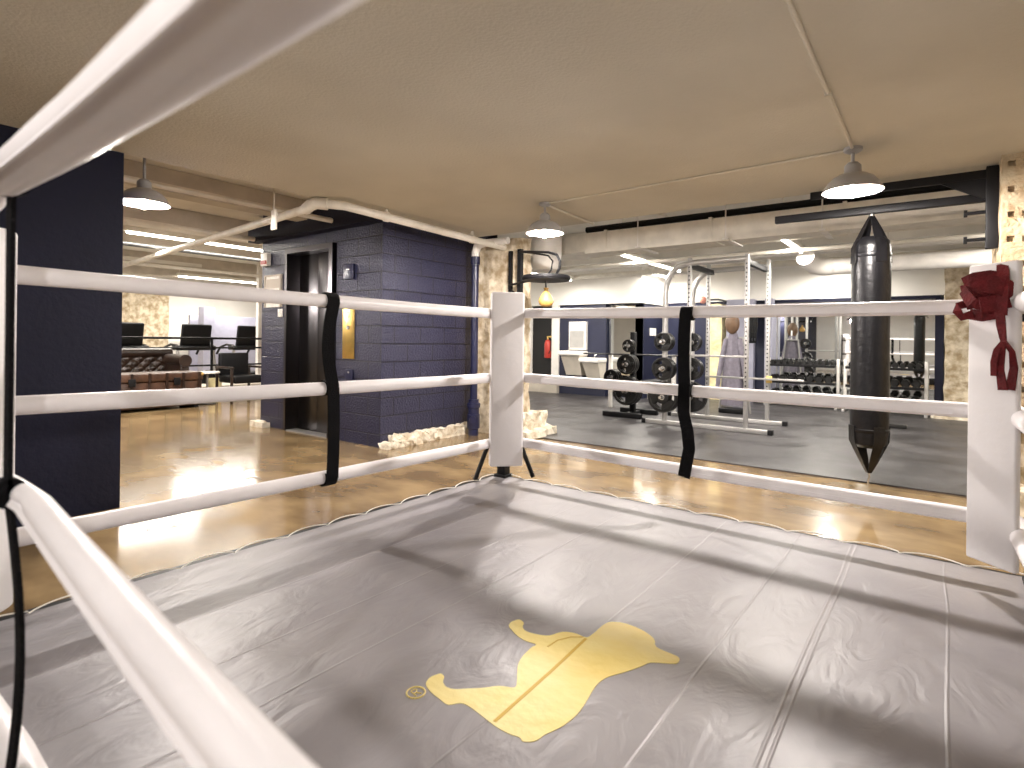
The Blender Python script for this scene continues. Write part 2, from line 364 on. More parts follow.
ob('tile_rubble', B().rough(TX-.1, TX+.5, TY-.15, TY+.1, 0, .28, .05, .06, 4, 8).rough(TX-.03, TX+.4, TY-.06, TY+.1, .2, .75, .04, .06, 14, 8), 'stone',
   label='broken tan masonry at the foot of the clay tile pillar', cat='rubble', smooth=False)

# ------------------------------------------------------------------ gym back walls
YF = 10.9; YM = 12.3
fx0, fx1 = hy(559, 394, YF).x, hy(605, 397, YF).x
struct('wall_fountain', B().box(fx0, fx1, YF, 12.5, 0, 2.0), 'navy')
struct('trim_3', B().box(-7.8, hy(643, 340, YF+.1).x+.02, YF-.05, 12.5, 2.0, 3.05), 'white_wall')
struct('trim_4', B().box(hy(643, 340, YF+.1).x+.03, 3.5, YM-.12, 12.5, 2.06, 3.05), 'white_wall')
struct('trim_5', B().box(hy(643, 340, YF+.1).x+.03, 0.03, YM-.16, YM-.12, 2.0, 2.06), 'navywall')
dd = thing('door_2', (-7.3, YF, 0), None, None, kind='structure')
qx0, qx1 = hy(532, 300, YF).x, hy(553, 300, YF).x
ob('door_panel', B().box(qx0, qx1, YF+.05, YF+.1, .3, 1.98), 'dark', dd)
ob('door_frame', B().box(qx1, fx0, YF-.04, YF+.2, .3, 2.0).box(qx0-.1, qx0, YF-.04, YF+.2, .3, 2.0), 'whitemetal', dd)
struct('baseboard_1', B().box(-7.8, fx0, YF-.1, YF+.2, .012, .3), 'beige')
p = hy(549, 347, YF)
t = thing('fire_extinguisher', (p.x, YF+.02, .85), 'red fire extinguisher hanging in the black doorway past the stone pillar', 'fire extinguisher')
ob('cylinder', B().lathe([(0, -.2), (.07, -.2), (.08, -.18), (.08, .12), (.05, .2), (.02, .22)], (p.x, YF-.05, 1.0)), 'redsign', t)
ob('valve', B().tube([(p.x, YF-.05, 1.2), (p.x, YF-.05, 1.3)], .02).box(p.x-.02, p.x+.09, YF-.06, YF-.04, 1.27, 1.3), 'brass', t)
ob('hose', B().tube([(p.x+.02, YF-.05, 1.28), (p.x+.1, YF-.07, 1.22), (p.x+.1, YF-.08, 1.0), (p.x+.06, YF-.1, .9)], .012), 'black', t)

# drinking fountain with bottle filler: high basin + low basin
fa, fb = hy(563, 353, YF-.2), hy(584, 353, YF-.2)
t = thing('drinking_fountain', (fa.x, YF, .4), 'white two-level drinking fountain with a bottle filler on the navy wall', 'drinking fountain')
w0, w1 = fa.x, fb.x; v1 = hy(603, 360, YF-.2).x
ob('bottle_filler', B().box(w0+.08, w1-.02, YF-.1, YF, 1.0, 1.62, .01), 'whitemetal', t)
ob('filler_alcove', B().box(w0+.12, w1-.06, YF-.115, YF-.1, 1.05, 1.42), 'silver', t)
ob('high_basin', B().box(w0, w1, YF-.42, YF, .88, .98, .03), 'whitemetal', t)
ob('low_basin', B().box(w1-.02, v1, YF-.42, YF, .74, .84, .03), 'whitemetal', t)
bb = B(); 
for (x0, x1, zt, zb) in ((w0+.04, w1-.03, .88, .45), (w1+.04, v1-.03, .74, .38)):
    vs = [bb.bm.verts.new(v) for v in ((x0, YF-.36, zt), (x1, YF-.36, zt), (x1, YF, zt), (x0, YF, zt), (x0+.05, YF-.2, zb), (x1-.02, YF-.2, zb), (x1-.02, YF, zb), (x0+.05, YF, zb))]
    for f in ((0,1,5,4), (1,2,6,5), (3,0,4,7), (4,5,6,7), (0,1,2,3), (2,3,7,6)): bb.bm.faces.new([vs[i] for i in f])
ob('apron', bb, 'beige', t)
for x, z in ((w0+.15, .98), (v1-.2, .84)): ob('spout', B().tube([(x, YF-.2, z), (x, YF-.2, z+.05), (x+.04, YF-.24, z+.07)], .012), 'steel', t)

# mirror + navy wall run
def mx(px): return hy(px, 340, YM).x
struct('wall_mirror_back', B().box(fx1, 0.05, YM+.03, 12.5, 0, 2.06), 'white_wall')
mb = hy(643, 340, YF+.1).x
struct('wall_mirror_return', B().box(fx1+.01, mb, YF+.14, 12.5, 0, 2.0), 'navy')
m1 = ob('mirror', B().box(fx1+.02, mb-.004, YF+.12, YF+.138, .25, 1.97), 'mirror', label='wall mirror right of the drinking fountain wall, showing the lounge', cat='mirror', smooth=False)
struct('wall_navy_panel', B().box(mx(668), mx(712), YM-.25, YM+.02, 0, 2.0).box(mb, mx(668), YM-.1, YM+.02, 0, 2.0), 'navy')
p = hx(653, 332, mb+.006); ob('wall_note', B().box(mb, mb+.008, p.y-.16, p.y+.16, p.z-.08, p.z+.08), 'paper', label='small white note on the navy wall left of the silver rack', cat='note')
struct('wall_yellow_stone', B().rough(mx(713), mx(726), YM-.3, YM, 0, 2.0, .02, .08, 6), 'yellowstone', smooth=True)
q0, q1 = hy(726, 300, 11.9).x, hy(772, 300, 11.9).x
struct('wall_grey_column', B().box(q0, q1-.35, 11.95, YM+.02, 0, 2.08).box(q1-.14, q1, 11.95, YM+.02, 0, 2.08), 'greyblue')
struct('wall_navy_niche', B().box(q1-.345, q1-.145, 12.1, YM+.02, 0, 2.0), 'navy')
x0, x1 = q1+.03, hy(935, 340, YM).x
for i, (a, c, lab) in enumerate(((x0, x0+1.28, 'tall wall mirror behind the left dumbbell rack'), (x0+1.285, x1-.002, 'tall wall mirror behind the hanging black bag and right dumbbell rack'))):
    ob('mirror', B().box(a, c, YM, YM+.02, .12, 1.98), 'mirror', label=lab, cat='mirror', smooth=False)
struct('trim_6', B().box(x1, x1+.12, YM-.4, YM+.03, 0, 2.0), 'navywall')
struct('wall_stone', B().rough(x1+.13, 3.5, 11.75, 12.4, 0, 2.5, .03, .12, 7, 4), 'stone', smooth=True)
ob('stone_rubble', B().rough(x1-.02, x1+1.1, 11.45, 11.8, .013, .14, .06, .07, 11, 7), 'rubble', label='pale rubble along the foot of the far stone wall, past the right dumbbell rack', cat='rubble', smooth=False)

# ------------------------------------------------------------------ gym ceiling: duct, beams, pipes
def rbox(name, args, m, label, cat, **k): return ob(name, B().box(*args, .01), m, label=label, cat=cat, **k)
t = thing('air_duct', (-4, 6.9, 2.42), 'long square painted air duct along the gym ceiling, curving at its left end', 'duct')
bb = B(); prof = [(3.3, 0), (-3.9, 0), (-4.2, .08), (-4.42, .22), (-4.5, .42)]
def sweep(bb, P, zb, zt, w):
    rings = []
    for i, (x, y) in enumerate(P):
        a = Vector(P[max(0, i-1)]); c = Vector(P[min(len(P)-1, i+1)]); tt = (c-a).normalized(); n = Vector((-tt.y, tt.x))
        rings.append([bb.bm.verts.new((x+n.x*s*w/2, y+n.y*s*w/2, z)) for s, z in ((-1, zb), (1, zb), (1, zt), (-1, zt))])
    for a, c in zip(rings, rings[1:]):
        for k in range(4): bb.bm.faces.new((a[k], a[(k+1) % 4], c[(k+1) % 4], c[k]))
    bb.bm.faces.new(rings[0][::-1]); bb.bm.faces.new(rings[-1])
sweep(bb, [(x, 7.1+y) for x, y in prof], 2.44, 2.68, .5)
ob('casing', bb, 'pipepaint', t, smooth=False)
for x in (2, .6, -.8, -2.2, -3.6): ob('joint_flange', B().box(x-.02, x+.02, 6.83, 7.37, 2.425, 2.70), 'pipepaint', t, smooth=False)
ob('edge_seam', B().box(-3.9, 3.3, 6.81, 6.85, 2.40, 2.44), 'pipepaint', t, smooth=False)
for i, (y, zb, w, lab) in enumerate(((6.05, 2.93, .18, 'nearest'), (8.4, 2.66, .28, 'second'), (9.7, 2.70, .25, 'third'), (11.5, 2.76, .25, 'farthest'))):
    ob('ceiling_beam', B().box(-7.8, 3.5, y, y+w, zb, 3.05, .01), 'gym_ceiling', label='%s painted cross beam under the gym ceiling, %s' % (lab, ('just past the low ceiling edge', 'behind the square duct', 'over the fluorescent lights', 'over the mirrors')[i]), cat='beam', smooth=False)
ob('shadow_gap_tube', B().tube([(-3.95, 6.95, 2.75), (3.4, 6.95, 2.75)], .042, 10), 'black', label='black tube standing in for the shadow gap along the top of the square air duct', cat='pipe')  # black tube takes the place of the dark shadow gap above the duct
# round duct with elbow
a, c = hz(812, 266, 2.5), hz(990, 254, 2.5)
yy = 9.2; z0 = 2.38
ax, cx_ = hy(812, 268, yy), hy(990, 254, yy)
t = thing('round_duct', (ax.x, yy, 2.3), 'white round duct with an elbow, running behind the hanging bag', 'duct')
R_ = .11; ex = ax.x; ez = ax.z
ob('pipe', B().tube([(3.4, yy, ez), (ex+.25, yy, ez)], R_, 18), 'whitemetal', t)
ob('elbow', B().tube([(ex+.26, yy, ez), (ex+.15, yy-.02, ez), (ex+.05, yy-.09, ez+.02), (ex, yy-.2, ez+.07), (ex-.03, yy-.35, ez+.12)], R_*1.1, 18), 'whitemetal', t)
for x in (ex+.9, ex+2.1): ob('band', B().tube([(x, yy, ez), (x+.04, yy, ez)], R_+.012, 18), 'pipepaint', t)
for x in (ex+.92, ex+2.12): ob('hanger', B().tube([(x, yy, ez+.1), (x, yy, 3.05)], .008, 6), 'pipepaint', t)
# thin ceiling pipes along X
for y, z, r, lab in ((5.75, 2.62, .028, 'thin painted pipe just past the low ceiling edge'), (7.75, 2.52, .035, 'painted pipe between the square duct and the rack tops'), (8.15, 2.42, .03, 'lowest painted pipe behind the square duct'), (10.4, 2.55, .05, 'painted pipe between the lights and the mirror wall, mid height')):
    ob('ceiling_pipe', B().tube([(-7.7, y, z), (3.4, y, z)], r, 10), 'pipepaint', label=lab, cat='pipe')
for y, z, r_, lab in ((7.95, 2.60, .018, 'thin conduit just above the rack tops'), (9.45, 2.58, .045, 'white pipe over the middle of the gym'), (11.1, 2.62, .06, 'thick white pipe close to the mirror wall')):
    ob('ceiling_pipe', B().tube([(-7.7, y, z), (3.4, y, z)], r_, 10), 'whitemetal', label=lab, cat='pipe')
for x, y, lab in ((-3.1, 6.6, 'left'), (-2.0, 6.6, 'middle'), (-1.0, 6.6, 'right')):
    ob('duct_hanger', B().tube([(x, y+.17, 2.40), (x, y+.17, 3.05)], .008, 6).box(x-.03, x+.03, y+.15, y+.8, 2.405, 2.42), 'whitemetal', label='thin %s hanger rod and strap holding the square air duct' % lab, cat='hanger')
for x, z, lab in ((-2.9, 2.86, 'small branch pipe crossing above the fluorescent light nearest the rack'), (-.9, 2.86, 'small branch pipe crossing above the hanging bag')):
    ob('branch_pipe', B().tube([(x, 5.5, z), (x, 12, z)], .02, 8), 'pipepaint', label=lab, cat='pipe')
p = hy(655, 292, YM-.2)
t = thing('security_camera', (p.x, YM-.12, p.z), 'tiny black camera dot on the white wall above the navy panel', 'camera')
ob('dome', B().sphere(p, .035), 'black', t); ob('mount', B().tube([(p.x, YM-.12, p.z), tuple(p)], .015), 'black', t)
p = hy(703, 300, 11.5)
t = thing('alarm_light', tuple(p), 'small pale red lamp above the navy panels behind the rack', 'alarm')
ob('lens', B().sphere(p, .07, 1, 1, 1.1), 'palered', t); ob('arm', B().tube([tuple(p), (p.x+.3, 11.5, p.z)], .02).tube([(p.x+.3, 11.5, p.z), (p.x+.3, YM, p.z)], .02), 'iron', t)

# fluorescent fixtures --------------------------------------------------------------
def fluor(x, y0, y1, z, zc, label, P, grp=None):
    t = thing('fluorescent_light', (x, (y0+y1)/2, z), label, 'ceiling light', grp)
    ob('housing', B().box(x-.05, x+.05, y0, y1, z+.03, z+.10, .006), 'fixture', t)
    ob('tube_lamp', B().tube([(x, y0+.04, z+.012), (x, y1-.04, z+.012)], .018, 10), 'tubelight', t)
    ob('hanger', B().tube([(x, y0+.05, z+.1), (x, y0+.05, zc)], .006, 6), 'pipepaint', t)
    ob('hanger', B().tube([(x, y1-.05, z+.1), (x, y1-.05, zc)], .006, 6), 'pipepaint', t)
    L = bpy.data.lights.new('tube_glow', 'AREA'); L.shape = 'RECTANGLE'; L.size = .1; L.size_y = y1-y0; L.energy = P; L.color = (1, .94, .85)
    o = bpy.data.objects.new('tube_glow', L); C.objects.link(o); o.parent = t; o.location = (0, 0, -.012)
GP = 100
fluor(-3.74, 7.6, 10.0, 2.46, 3.05, 'suspended fluorescent light nearest the duct end, left of the rack', GP)
fluor(-1.54, 7.5, 8.75, 2.46, 3.05, 'suspended fluorescent light between the rack and the hanging bag', GP)
fluor(.75, 7.5, 8.75, 2.46, 3.05, 'suspended fluorescent light right of the hanging bag', GP)
fluor(-6.2, 7.9, 10.3, 2.46, 3.05, 'suspended fluorescent light behind the speed bag', GP)
fluor(-4.6, 10.5, 11.8, 2.55, 3.05, 'short suspended fluorescent light near the drinking fountain', GP*.7)
fluor(-1.54, 10.6, 11.9, 2.55, 3.05, 'short suspended fluorescent light near the mirrors', GP*.7)
LP = 140
fluor(-9.0, 3.0, 5.4, 2.62, 2.85, 'fluorescent light strip over the dark armchair', LP)
fluor(-12.5, 3.2, 5.6, 2.62, 2.85, 'fluorescent light strip over the treadmills', LP)
fluor(-14.6, 6.0, 8.4, 2.62, 2.85, 'fluorescent light strip close to the white lounge wall', LP)

# pendant lamps ---------------------------------------------------------------------
def pendant(x, y, zc, zb, label, bulb='bulb'):
    t = thing('pendant_lamp', (x, y, zc), label, 'pendant lamp')
    ob('canopy', B().lathe([(0, 0), (.055, 0), (.055, -.02), (.03, -.035), (0, -.035)], (x, y, zc)), 'enamel', t)
    ob('stem', B().tube([(x, y, zc-.03), (x, y, zb+.17)], .011, 10), 'enamel', t)
    ob('socket', B().lathe([(0, .185), (.03, .185), (.048, .165), (.052, .10), (.06, .09), (0, .09)], (x, y, zb)), 'enamel', t)
    ob('shade', B().lathe([(.05, .106), (.082, .098), (.118, .076), (.146, .044), (.166, .008), (.172, -.003), (.177, 0), (.170, .012), (.150, .048), (.121, .082), (.084, .104), (.051, .113)], (x, y, zb), 32), 'enamel', t)
    ob('bulb', B().sphere((x, y, zb-.002), .034, 1, 1, 1.15, 14, 8), bulb, t)
    return t
pendant(*hz(545, 203, 2.47).xy, 2.47, 2.19, 'white dome pendant lamp hanging over the far ring corner')
pendant(*hz(853, 148, 2.47).xy, 2.47, 2.19, 'white dome pendant lamp hanging just left of the black punching bag')
L1 = hd(144, 203, 4.3)
pendant(L1.x, L1.y, 2.85, 2.2, 'white dome pendant lamp in the lounge beside the navy wall')
pendant(-.45, -1.0, 2.47, 2.19, 'added white dome fill lamp just behind the viewpoint, over the near ropes', 'fill_bulb')  # unseen lamp, added to light the near ropes from the camera side
pendant(-2.9, -2.6, 2.47, 2.19, 'added white dome fill lamp behind the viewpoint, left', 'fill_bulb')  # second lamp added behind the camera as fill for the ropes
pendant(-9.0, 1.9, 2.85, 2.2, 'added unseen white dome pendant lamp deep in the lounge')  # extra lamp added out of view in the lounge
# conduits on the low ceiling
l2, l3 = hz(545, 203, 2.47), hz(853, 148, 2.47)
ob('ceiling_conduit', B().tube([(l2.x, l2.y, 2.46), (l3.x, l3.y, 2.46)], .009, 8), 'ceiling', label='thin painted conduit joining the two pendant lamps over the ring', cat='conduit')
ob('ceiling_conduit', B().tube([(l3.x, l3.y, 2.458), (-.45, -1.0, 2.458)], .010, 8).box(l3.x-.015, l3.x+.015, 3.2, 3.24, 2.44, 2.47), 'ceiling', label='thin conduit running from the right pendant lamp towards the top frame edge', cat='conduit')
ob('ceiling_conduit', B().tube([(l2.x, l2.y, 2.455), (l2.x-.05, YG, 2.455)], .012, 8), 'ceiling', label='short conduit from the far pendant lamp to the gym edge', cat='conduit')

# pipe run along the ceiling edge -----------------------------------------------------
pp = [hz(60, 290, 2.38), hz(122, 266, 2.40), hz(306, 209, 2.40), hz(316, 203, 2.42), hz(345, 206, 2.40), hz(490, 244, 2.36), hz(540, 257, 2.36)]
t = thing('sprinkler_pipe', tuple(pp[3]), 'long painted pipe slung along the ceiling edge above the elevator', 'pipe')
ob('pipe', B().tube(pp[:1]+pp[1:2]+[pp[2]], .04, 12).tube([pp[3], pp[4], pp[5], pp[6]], .04, 12), 'pipepaint', t)
ob('elbow', B().tube([pp[2], (pp[2]+pp[3])/2+Vector((0, 0, .01)), pp[3], pp[3]*.6+pp[4]*.4], .055, 12), 'pipepaint', t)
for f in (.15, .55, .9):
    c_ = pp[4].lerp(pp[6], f); ob('clamp', B().tube([c_+Vector((0, -.02, 0)), c_+Vector((0, .02, 0))], .05, 12).box(c_.x-.012, c_.x+.012, c_.y-.012, c_.y+.012, c_.z, 2.47), 'pipepaint', t)
p = hd(274, 220, 5.2)
ob('pipe_tag', B().box(p.x-.04, p.x+.04, p.y-.01, p.y+.01, p.z-.09, p.z+.09, .004).tube([(p.x, p.y, p.z+.08), (p.x, p.y, 2.85)], .008, 6), 'pipepaint', label='small white bracket plate hanging by the pipe left of the elevator header', cat='bracket')
# vertical navy drain pipe with white elbow
dpx, dpy = -4.66, 5.40
zj = 2.17
t = thing('drain_pipe', (dpx, dpy, 0), 'navy vertical drain pipe with a white elbow beside the block wall', 'pipe')
ob('pipe', B().tube([(dpx, dpy, .3), (dpx, dpy, zj)], .045, 16), 'navypipe', t)
ob('collar', B().tube([(dpx, dpy, zj-.03), (dpx, dpy, zj+.07)], .058, 16), 'navypipe', t)
ob('elbow', B().tube([(dpx, dpy, zj+.07), (dpx, dpy, zj+.13), (dpx+.03, dpy+.0, zj+.2), (dpx+.09, dpy, zj+.225), (dpx+.16, dpy, zj+.23)], .052, 14), 'whitemetal', t)
ob('branch', B().tube([(dpx+.15, dpy, zj+.23), (dpx+.5, dpy+.02, zj+.23)], .045, 14), 'whitemetal', t)
ob('cleanout', B().tube([(dpx, dpy, 0), (dpx, dpy, .08), (dpx, dpy, .09), (dpx, dpy, .26), (dpx, dpy, .27), (dpx, dpy, .34), (dpx, dpy, .35), (dpx, dpy, .40), (dpx, dpy, .41), (dpx, dpy, .45)], [.065, .065, .08, .08, .07, .07, .085, .085, .065, .065], 16)
   .tube([(dpx, dpy-.02, .2), (dpx+.07, dpy-.09, .2)], .045, 14).lathe([(0, 0), (.05, 0), (.05, .02)], (0, 0, 0), 12), 'navypipe', t) if False else \
ob('cleanout', B().tube([(dpx, dpy, 0), (dpx, dpy, .08), (dpx, dpy, .09), (dpx, dpy, .26), (dpx, dpy, .27), (dpx, dpy, .34), (dpx, dpy, .35), (dpx, dpy, .40), (dpx, dpy, .41), (dpx, dpy, .45)], [.065, .065, .08, .08, .07, .07, .085, .085, .065, .065], 16)
   .tube([(dpx, dpy-.02, .2), (dpx+.07, dpy-.09, .2)], .045, 14), 'navypipe', t)
# big white round column stub under the lamp, against the pillar
p = hy(547, 245, 6.4)
ob('round_vent', B().lathe([(0, 2.15), (.17, 2.15), (.19, 2.2), (.2, 2.47), (.2, 3.05)], (p.x, 6.4, 0), 24), 'whitemetal', label='stubby white round vent behind the far pendant lamp', cat='vent')

# speed bag station --------------------------------------------------------------------
sx, sy, sz_ = -3.39, 5.10, 1.87
t = thing('speed_bag_platform', (sx, 5.6, 1.9), 'round black speed bag platform on a tubular bracket fixed to the stone pillar', 'speed bag platform')
ob('platform', B().lathe([(0, .025), (.255, .025), (.265, .0), (.255, -.025), (0, -.025)], (sx, sy, sz_), 36), 'black', t)
pw = 5.6
ob('wall_rail', B().box(-4.26, -4.22, pw-.04, pw, 1.72, 2.3), 'black', t); ob('wall_rail', B().box(-4.08, -4.03, pw-.1, pw-.04, 1.7, 2.3), 'black', t)
hoop = lambda x, y0: [(x, 5.56, 2.25), (x+.2, 5.35, 2.22), (x+.5, y0, 2.16), (x+.66, y0, 2.12), (x+.72, y0-.02, 2.05), (x+.70, y0-.02, 1.97), (x+.62, y0, 1.90)]
ob('support_tube', B().tube([(-4.06, 5.52, 2.27), (-3.8, 5.3, 2.22), (-3.3, 5.0, 2.13), (-3.17, 4.96, 2.09), (-3.13, 4.96, 2.02), (-3.14, 4.97, 1.95), (-3.2, 5.0, 1.89)], .014, 8), 'black', t)
ob('support_tube', B().tube([(-4.06, 5.54, 2.27), (-3.8, 5.45, 2.22), (-3.5, 5.3, 2.15), (-3.42, 5.27, 2.08), (-3.44, 5.27, 1.98), (-3.52, 5.26, 1.89)], .010, 8), 'black', t)
ob('brace', B().tube([(-4.24, 5.57, 1.88), (-3.6, 5.2, 1.88)], .014, 8).tube([(-4.24, 5.57, 1.84), (-4.06, 5.52, 1.72)], .010, 8), 'black', t)
t = thing('speed_bag', (sx, sy, sz_-.03), 'small yellow-tan leather speed bag hanging under the black platform', 'speed bag')
ob('bladder', B().lathe([(0, -.115), (.03, -.125), (.02, -.15), (.045, -.19), (.075, -.235), (.083, -.27), (.07, -.305), (.04, -.325), (0, -.33)], (sx, sy, sz_+.02), 20), 'tan_leather', t)
ob('swivel', B().tube([(sx, sy, sz_-.03), (sx, sy, sz_-.1)], .012, 8), 'iron', t)

# ------------------------------------------------------------------ heavy bag + bracket
bx, by = -.425, 5.2
t = thing('punching_bag', (bx, by, 2.2), 'long black leather punching bag hanging from the steel wall bracket', 'punching bag')
rb = .130
ob('bag_body', B().lathe([(0, .40), (.08, .40), (.12, .43), (rb, .52), (rb+.003, .8), (rb-.002, 1.3), (rb+.004, 1.7), (rb, 1.95), (.12, 2.0), (.09, 2.03), (0, 2.03)], (bx, by, 0), 40), 'leather', t)
ob('stitched_band', B().lathe([(rb+.001, .52), (rb+.006, .53), (rb+.006, .545), (rb+.001, .55)], (bx, by, 0), 40).lathe([(rb+.001, 1.87), (rb+.005, 1.88), (rb+.005, 1.9), (rb+.001, 1.91)], (bx, by, 0), 40), 'leather', t)
for zt, zs, r0, nm in ((2.2, 1.95, .126, 'top_strap'), (.20, .45, .126, 'bottom_strap')):
    for k in range(4):
        a = k*PI/2+.6; ca, sa = math.cos(a), math.sin(a)
        ob(nm, B().ribbon([(bx+ca*.012, by+sa*.012, zt), (bx+ca*(r0*.5), by+sa*(r0*.5), (zt+zs)/2+(.02 if zt > 1 else -.02)), (bx+ca*(r0+.005), by+sa*(r0+.005), zs), (bx+ca*(rb+.004), by+sa*(rb+.004), zs+(-.12 if zt > 1 else .12))], [.03, .06, .08, .08], (-sa, ca, 0), .005), 'leather', t)
ob('ring', B().tube([(bx, by, 2.19), (bx, by, 2.225)], .018, 10), 'steel', t)
ob('tail_chain', B().tube([(bx, by, .2), (bx+.004, by, .17), (bx-.004, by, .14), (bx, by, .1)], .007, 6), 'steel', t)
pa = .29
t = thing('bag_bracket', (pa, by, 2.2), 'black steel wall bracket with two long arms on the tile pillar, carrying the punching bag', 'bracket')
ob('mounting_plate', B().box(pa-.035, pa+.035, by-.06, by+.0, 1.88, 2.455, .005), 'black', t)
ob('upper_arm', B().box(-.85, pa-.03, by-.05, by-.01, 2.375, 2.435, .005), 'black', t)
ob('lower_arm', B().box(-1.12, pa-.03, by-.03, by+.02, 2.215, 2.275, .005), 'black', t)
bb = B(); vs = [bb.bm.verts.new((x, y, z)) for y in (by-.04, by-.02) for x, z in ((pa-.03, 2.38), (pa-.3, 2.38), (pa-.03, 2.22))]
bb.bm.faces.new(vs[:3]); bb.bm.faces.new(vs[3:]); [bb.bm.faces.new((vs[i], vs[(i+1) % 3], vs[(i+1) % 3+3], vs[i+3])) for i in range(3)]
ob('gusset', bb, 'black', t, smooth=False)
for z in (2.14, 1.95): ob('bolt', B().tube([(pa-.14, by-.03, z), (pa-.03, by-.03, z)], .012, 8).tube([(pa-.155, by-.03, z), (pa-.135, by-.03, z)], .026, 8), 'black', t)
ob('hook_chain', B().tube([(bx, by, 2.22), (bx, by, 2.26)], .008, 6), 'steel', t)

# ------------------------------------------------------------------ boxing ring
CXL, CXR, CYN, CYF, CZ = -2.60, .36, .05, 3.30, .2
t = ob('ring_platform', B().box(CXL-.055, CXR+.055, CYN-.03, CYF+.05, 0, CZ-.008, .004), 'black', label='low black platform under the grey ring canvas', cat='platform')
cv = ob('ring_canvas', B().box(CXL, CXR, CYN, CYF, CZ-.006, CZ, .002), 'canvas', label='grey vinyl ring canvas with a yellow animal silhouette, laced at its edges', cat='canvas')
# yellow silhouette (traced on the canvas plane)
LG = [(138,375),(150,355),(170,346),(183,343),(193,352),(190,368),(200,383),(225,390),(265,388),(310,386),(360,380),(405,385),(412,365),(413,340),(416,315),(430,290),(455,265),(470,255),(440,245),(415,230),(397,212),(388,200),(393,189),(405,183),(420,180),(433,190),(430,202),(440,215),(475,225),(510,228),(550,217),(590,222),(622,234),(645,220),(665,202),(685,189),(705,187),(740,192),(790,212),(825,238),(832,262),(870,280),(897,292),(902,303),(892,313),(860,312),(815,310),(790,320),(740,338),(690,352),(660,370),(640,395),(620,430),(595,465),(560,495),(530,512),(495,528),(480,540),(460,548),(430,547),(420,535),(385,523),(345,500),(300,465),(265,440),(240,432),(205,437),(180,420),(155,400)]
def cp(a, c, z=CZ): return hz(380+a/3.0118, 560+c/3.0118, z)
def smooth_poly(P):
    out = []
    n = len(P)
    for i in range(n):
        p0, p1, p2, p3 = (Vector(P[(i+k) % n]) for k in (-1, 0, 1, 2))
        for u in (0, .33, .66): out.append(.5*((2*p1)+(p2-p0)*u+(2*p0-5*p1+4*p2-p3)*u*u+(3*p1-p0-3*p2+p3)*u**3))
    return out
bb = B(); f = bb.bm.faces.new([bb.bm.verts.new(cp(p.x, p.y, CZ).xy.to_3d()+Vector((0, 0, CZ+.0012))) for p in smooth_poly(LG)])
r = bmesh.ops.triangulate(bb.bm, faces=[f]); ex_ = bmesh.ops.extrude_face_region(bb.bm, geom=bb.bm.faces[:]); bmesh.ops.translate(bb.bm, verts=[v for v in ex_['geom'] if isinstance(v, bmesh.types.BMVert)], vec=(0, 0, -.0010))
lg = ob('yellow_silhouette', bb, 'yellow', cv, label='yellow animal silhouette print', smooth=False)
def line(P, w, z): return B().ribbon([cp(a, c).xy.to_3d()+Vector((0, 0, z)) for a, c in P], w, (.7, .3, 0), .0006)
def cline(P, w):
    pts = [cp(a, c).xy.to_3d()+Vector((0, 0, CZ+.0018)) for a, c in P]; d = (pts[-1]-pts[0]).normalized()
    return B().ribbon(pts, w, (-d.y, d.x, 0), .0006)
ob('fold_line', cline([(345, 488), (430, 412), (520, 332), (620, 238)], .010), 'yellowline', lg)
ob('limb_line', cline([(505, 262), (535, 243), (575, 233), (612, 233)], .004), 'yellowline', lg)
# registered mark
c0 = cp(108, 400)
dirx = (cp(128, 390)-cp(88, 410)).xy.normalized(); diry = Vector((-dirx.y, dirx.x))
def ringpts(r): return [(c0.x+r*math.cos(a), c0.y+r*math.sin(a), CZ+.0012) for a in [k*2*PI/24 for k in range(25)]]
bb = B().tube(ringpts(.026), .0025, 6)
def S(u, v): q = c0.xy+dirx*u+diry*v; return (q.x, q.y, CZ+.0012)
bb.tube([S(-.008, -.014), S(-.008, .014), S(.004, .014), S(.009, .009), S(.004, .001), S(-.008, .0)], .0018, 5).tube([S(0, 0), S(.010, -.014)], .0018, 5)
ob('registered_mark', bb, 'yellow', cv)
# edge lacing
def lacing(p, q, n, out):
    p, q, out = Vector(p), Vector(q), Vector(out); pts = []; L = (q-p)
    for i in range(n*12+1):
        u = i/(n*12); ph = (u*n) % 1
        off = math.sin(ph*PI)**.8
        w = .028*math.sin(int(u*n)*2.3)
        pts.append(p+L*(u)+out*(-.022+.040*off)+Vector((0, 0, .006+.006*off-(.012 if off > .9 else 0)*0))+L.normalized()*w*.4)
    return B().tube(pts, .0032, 6)
ob('lacing_cord', lacing((CXL, .1, CZ), (CXL, CYF, CZ), 13, (-1, 0, 0)), 'cord', cv)
ob('lacing_cord', lacing((CXL, CYF, CZ), (CXR, CYF, CZ), 12, (0, 1, 0)), 'cord', cv)

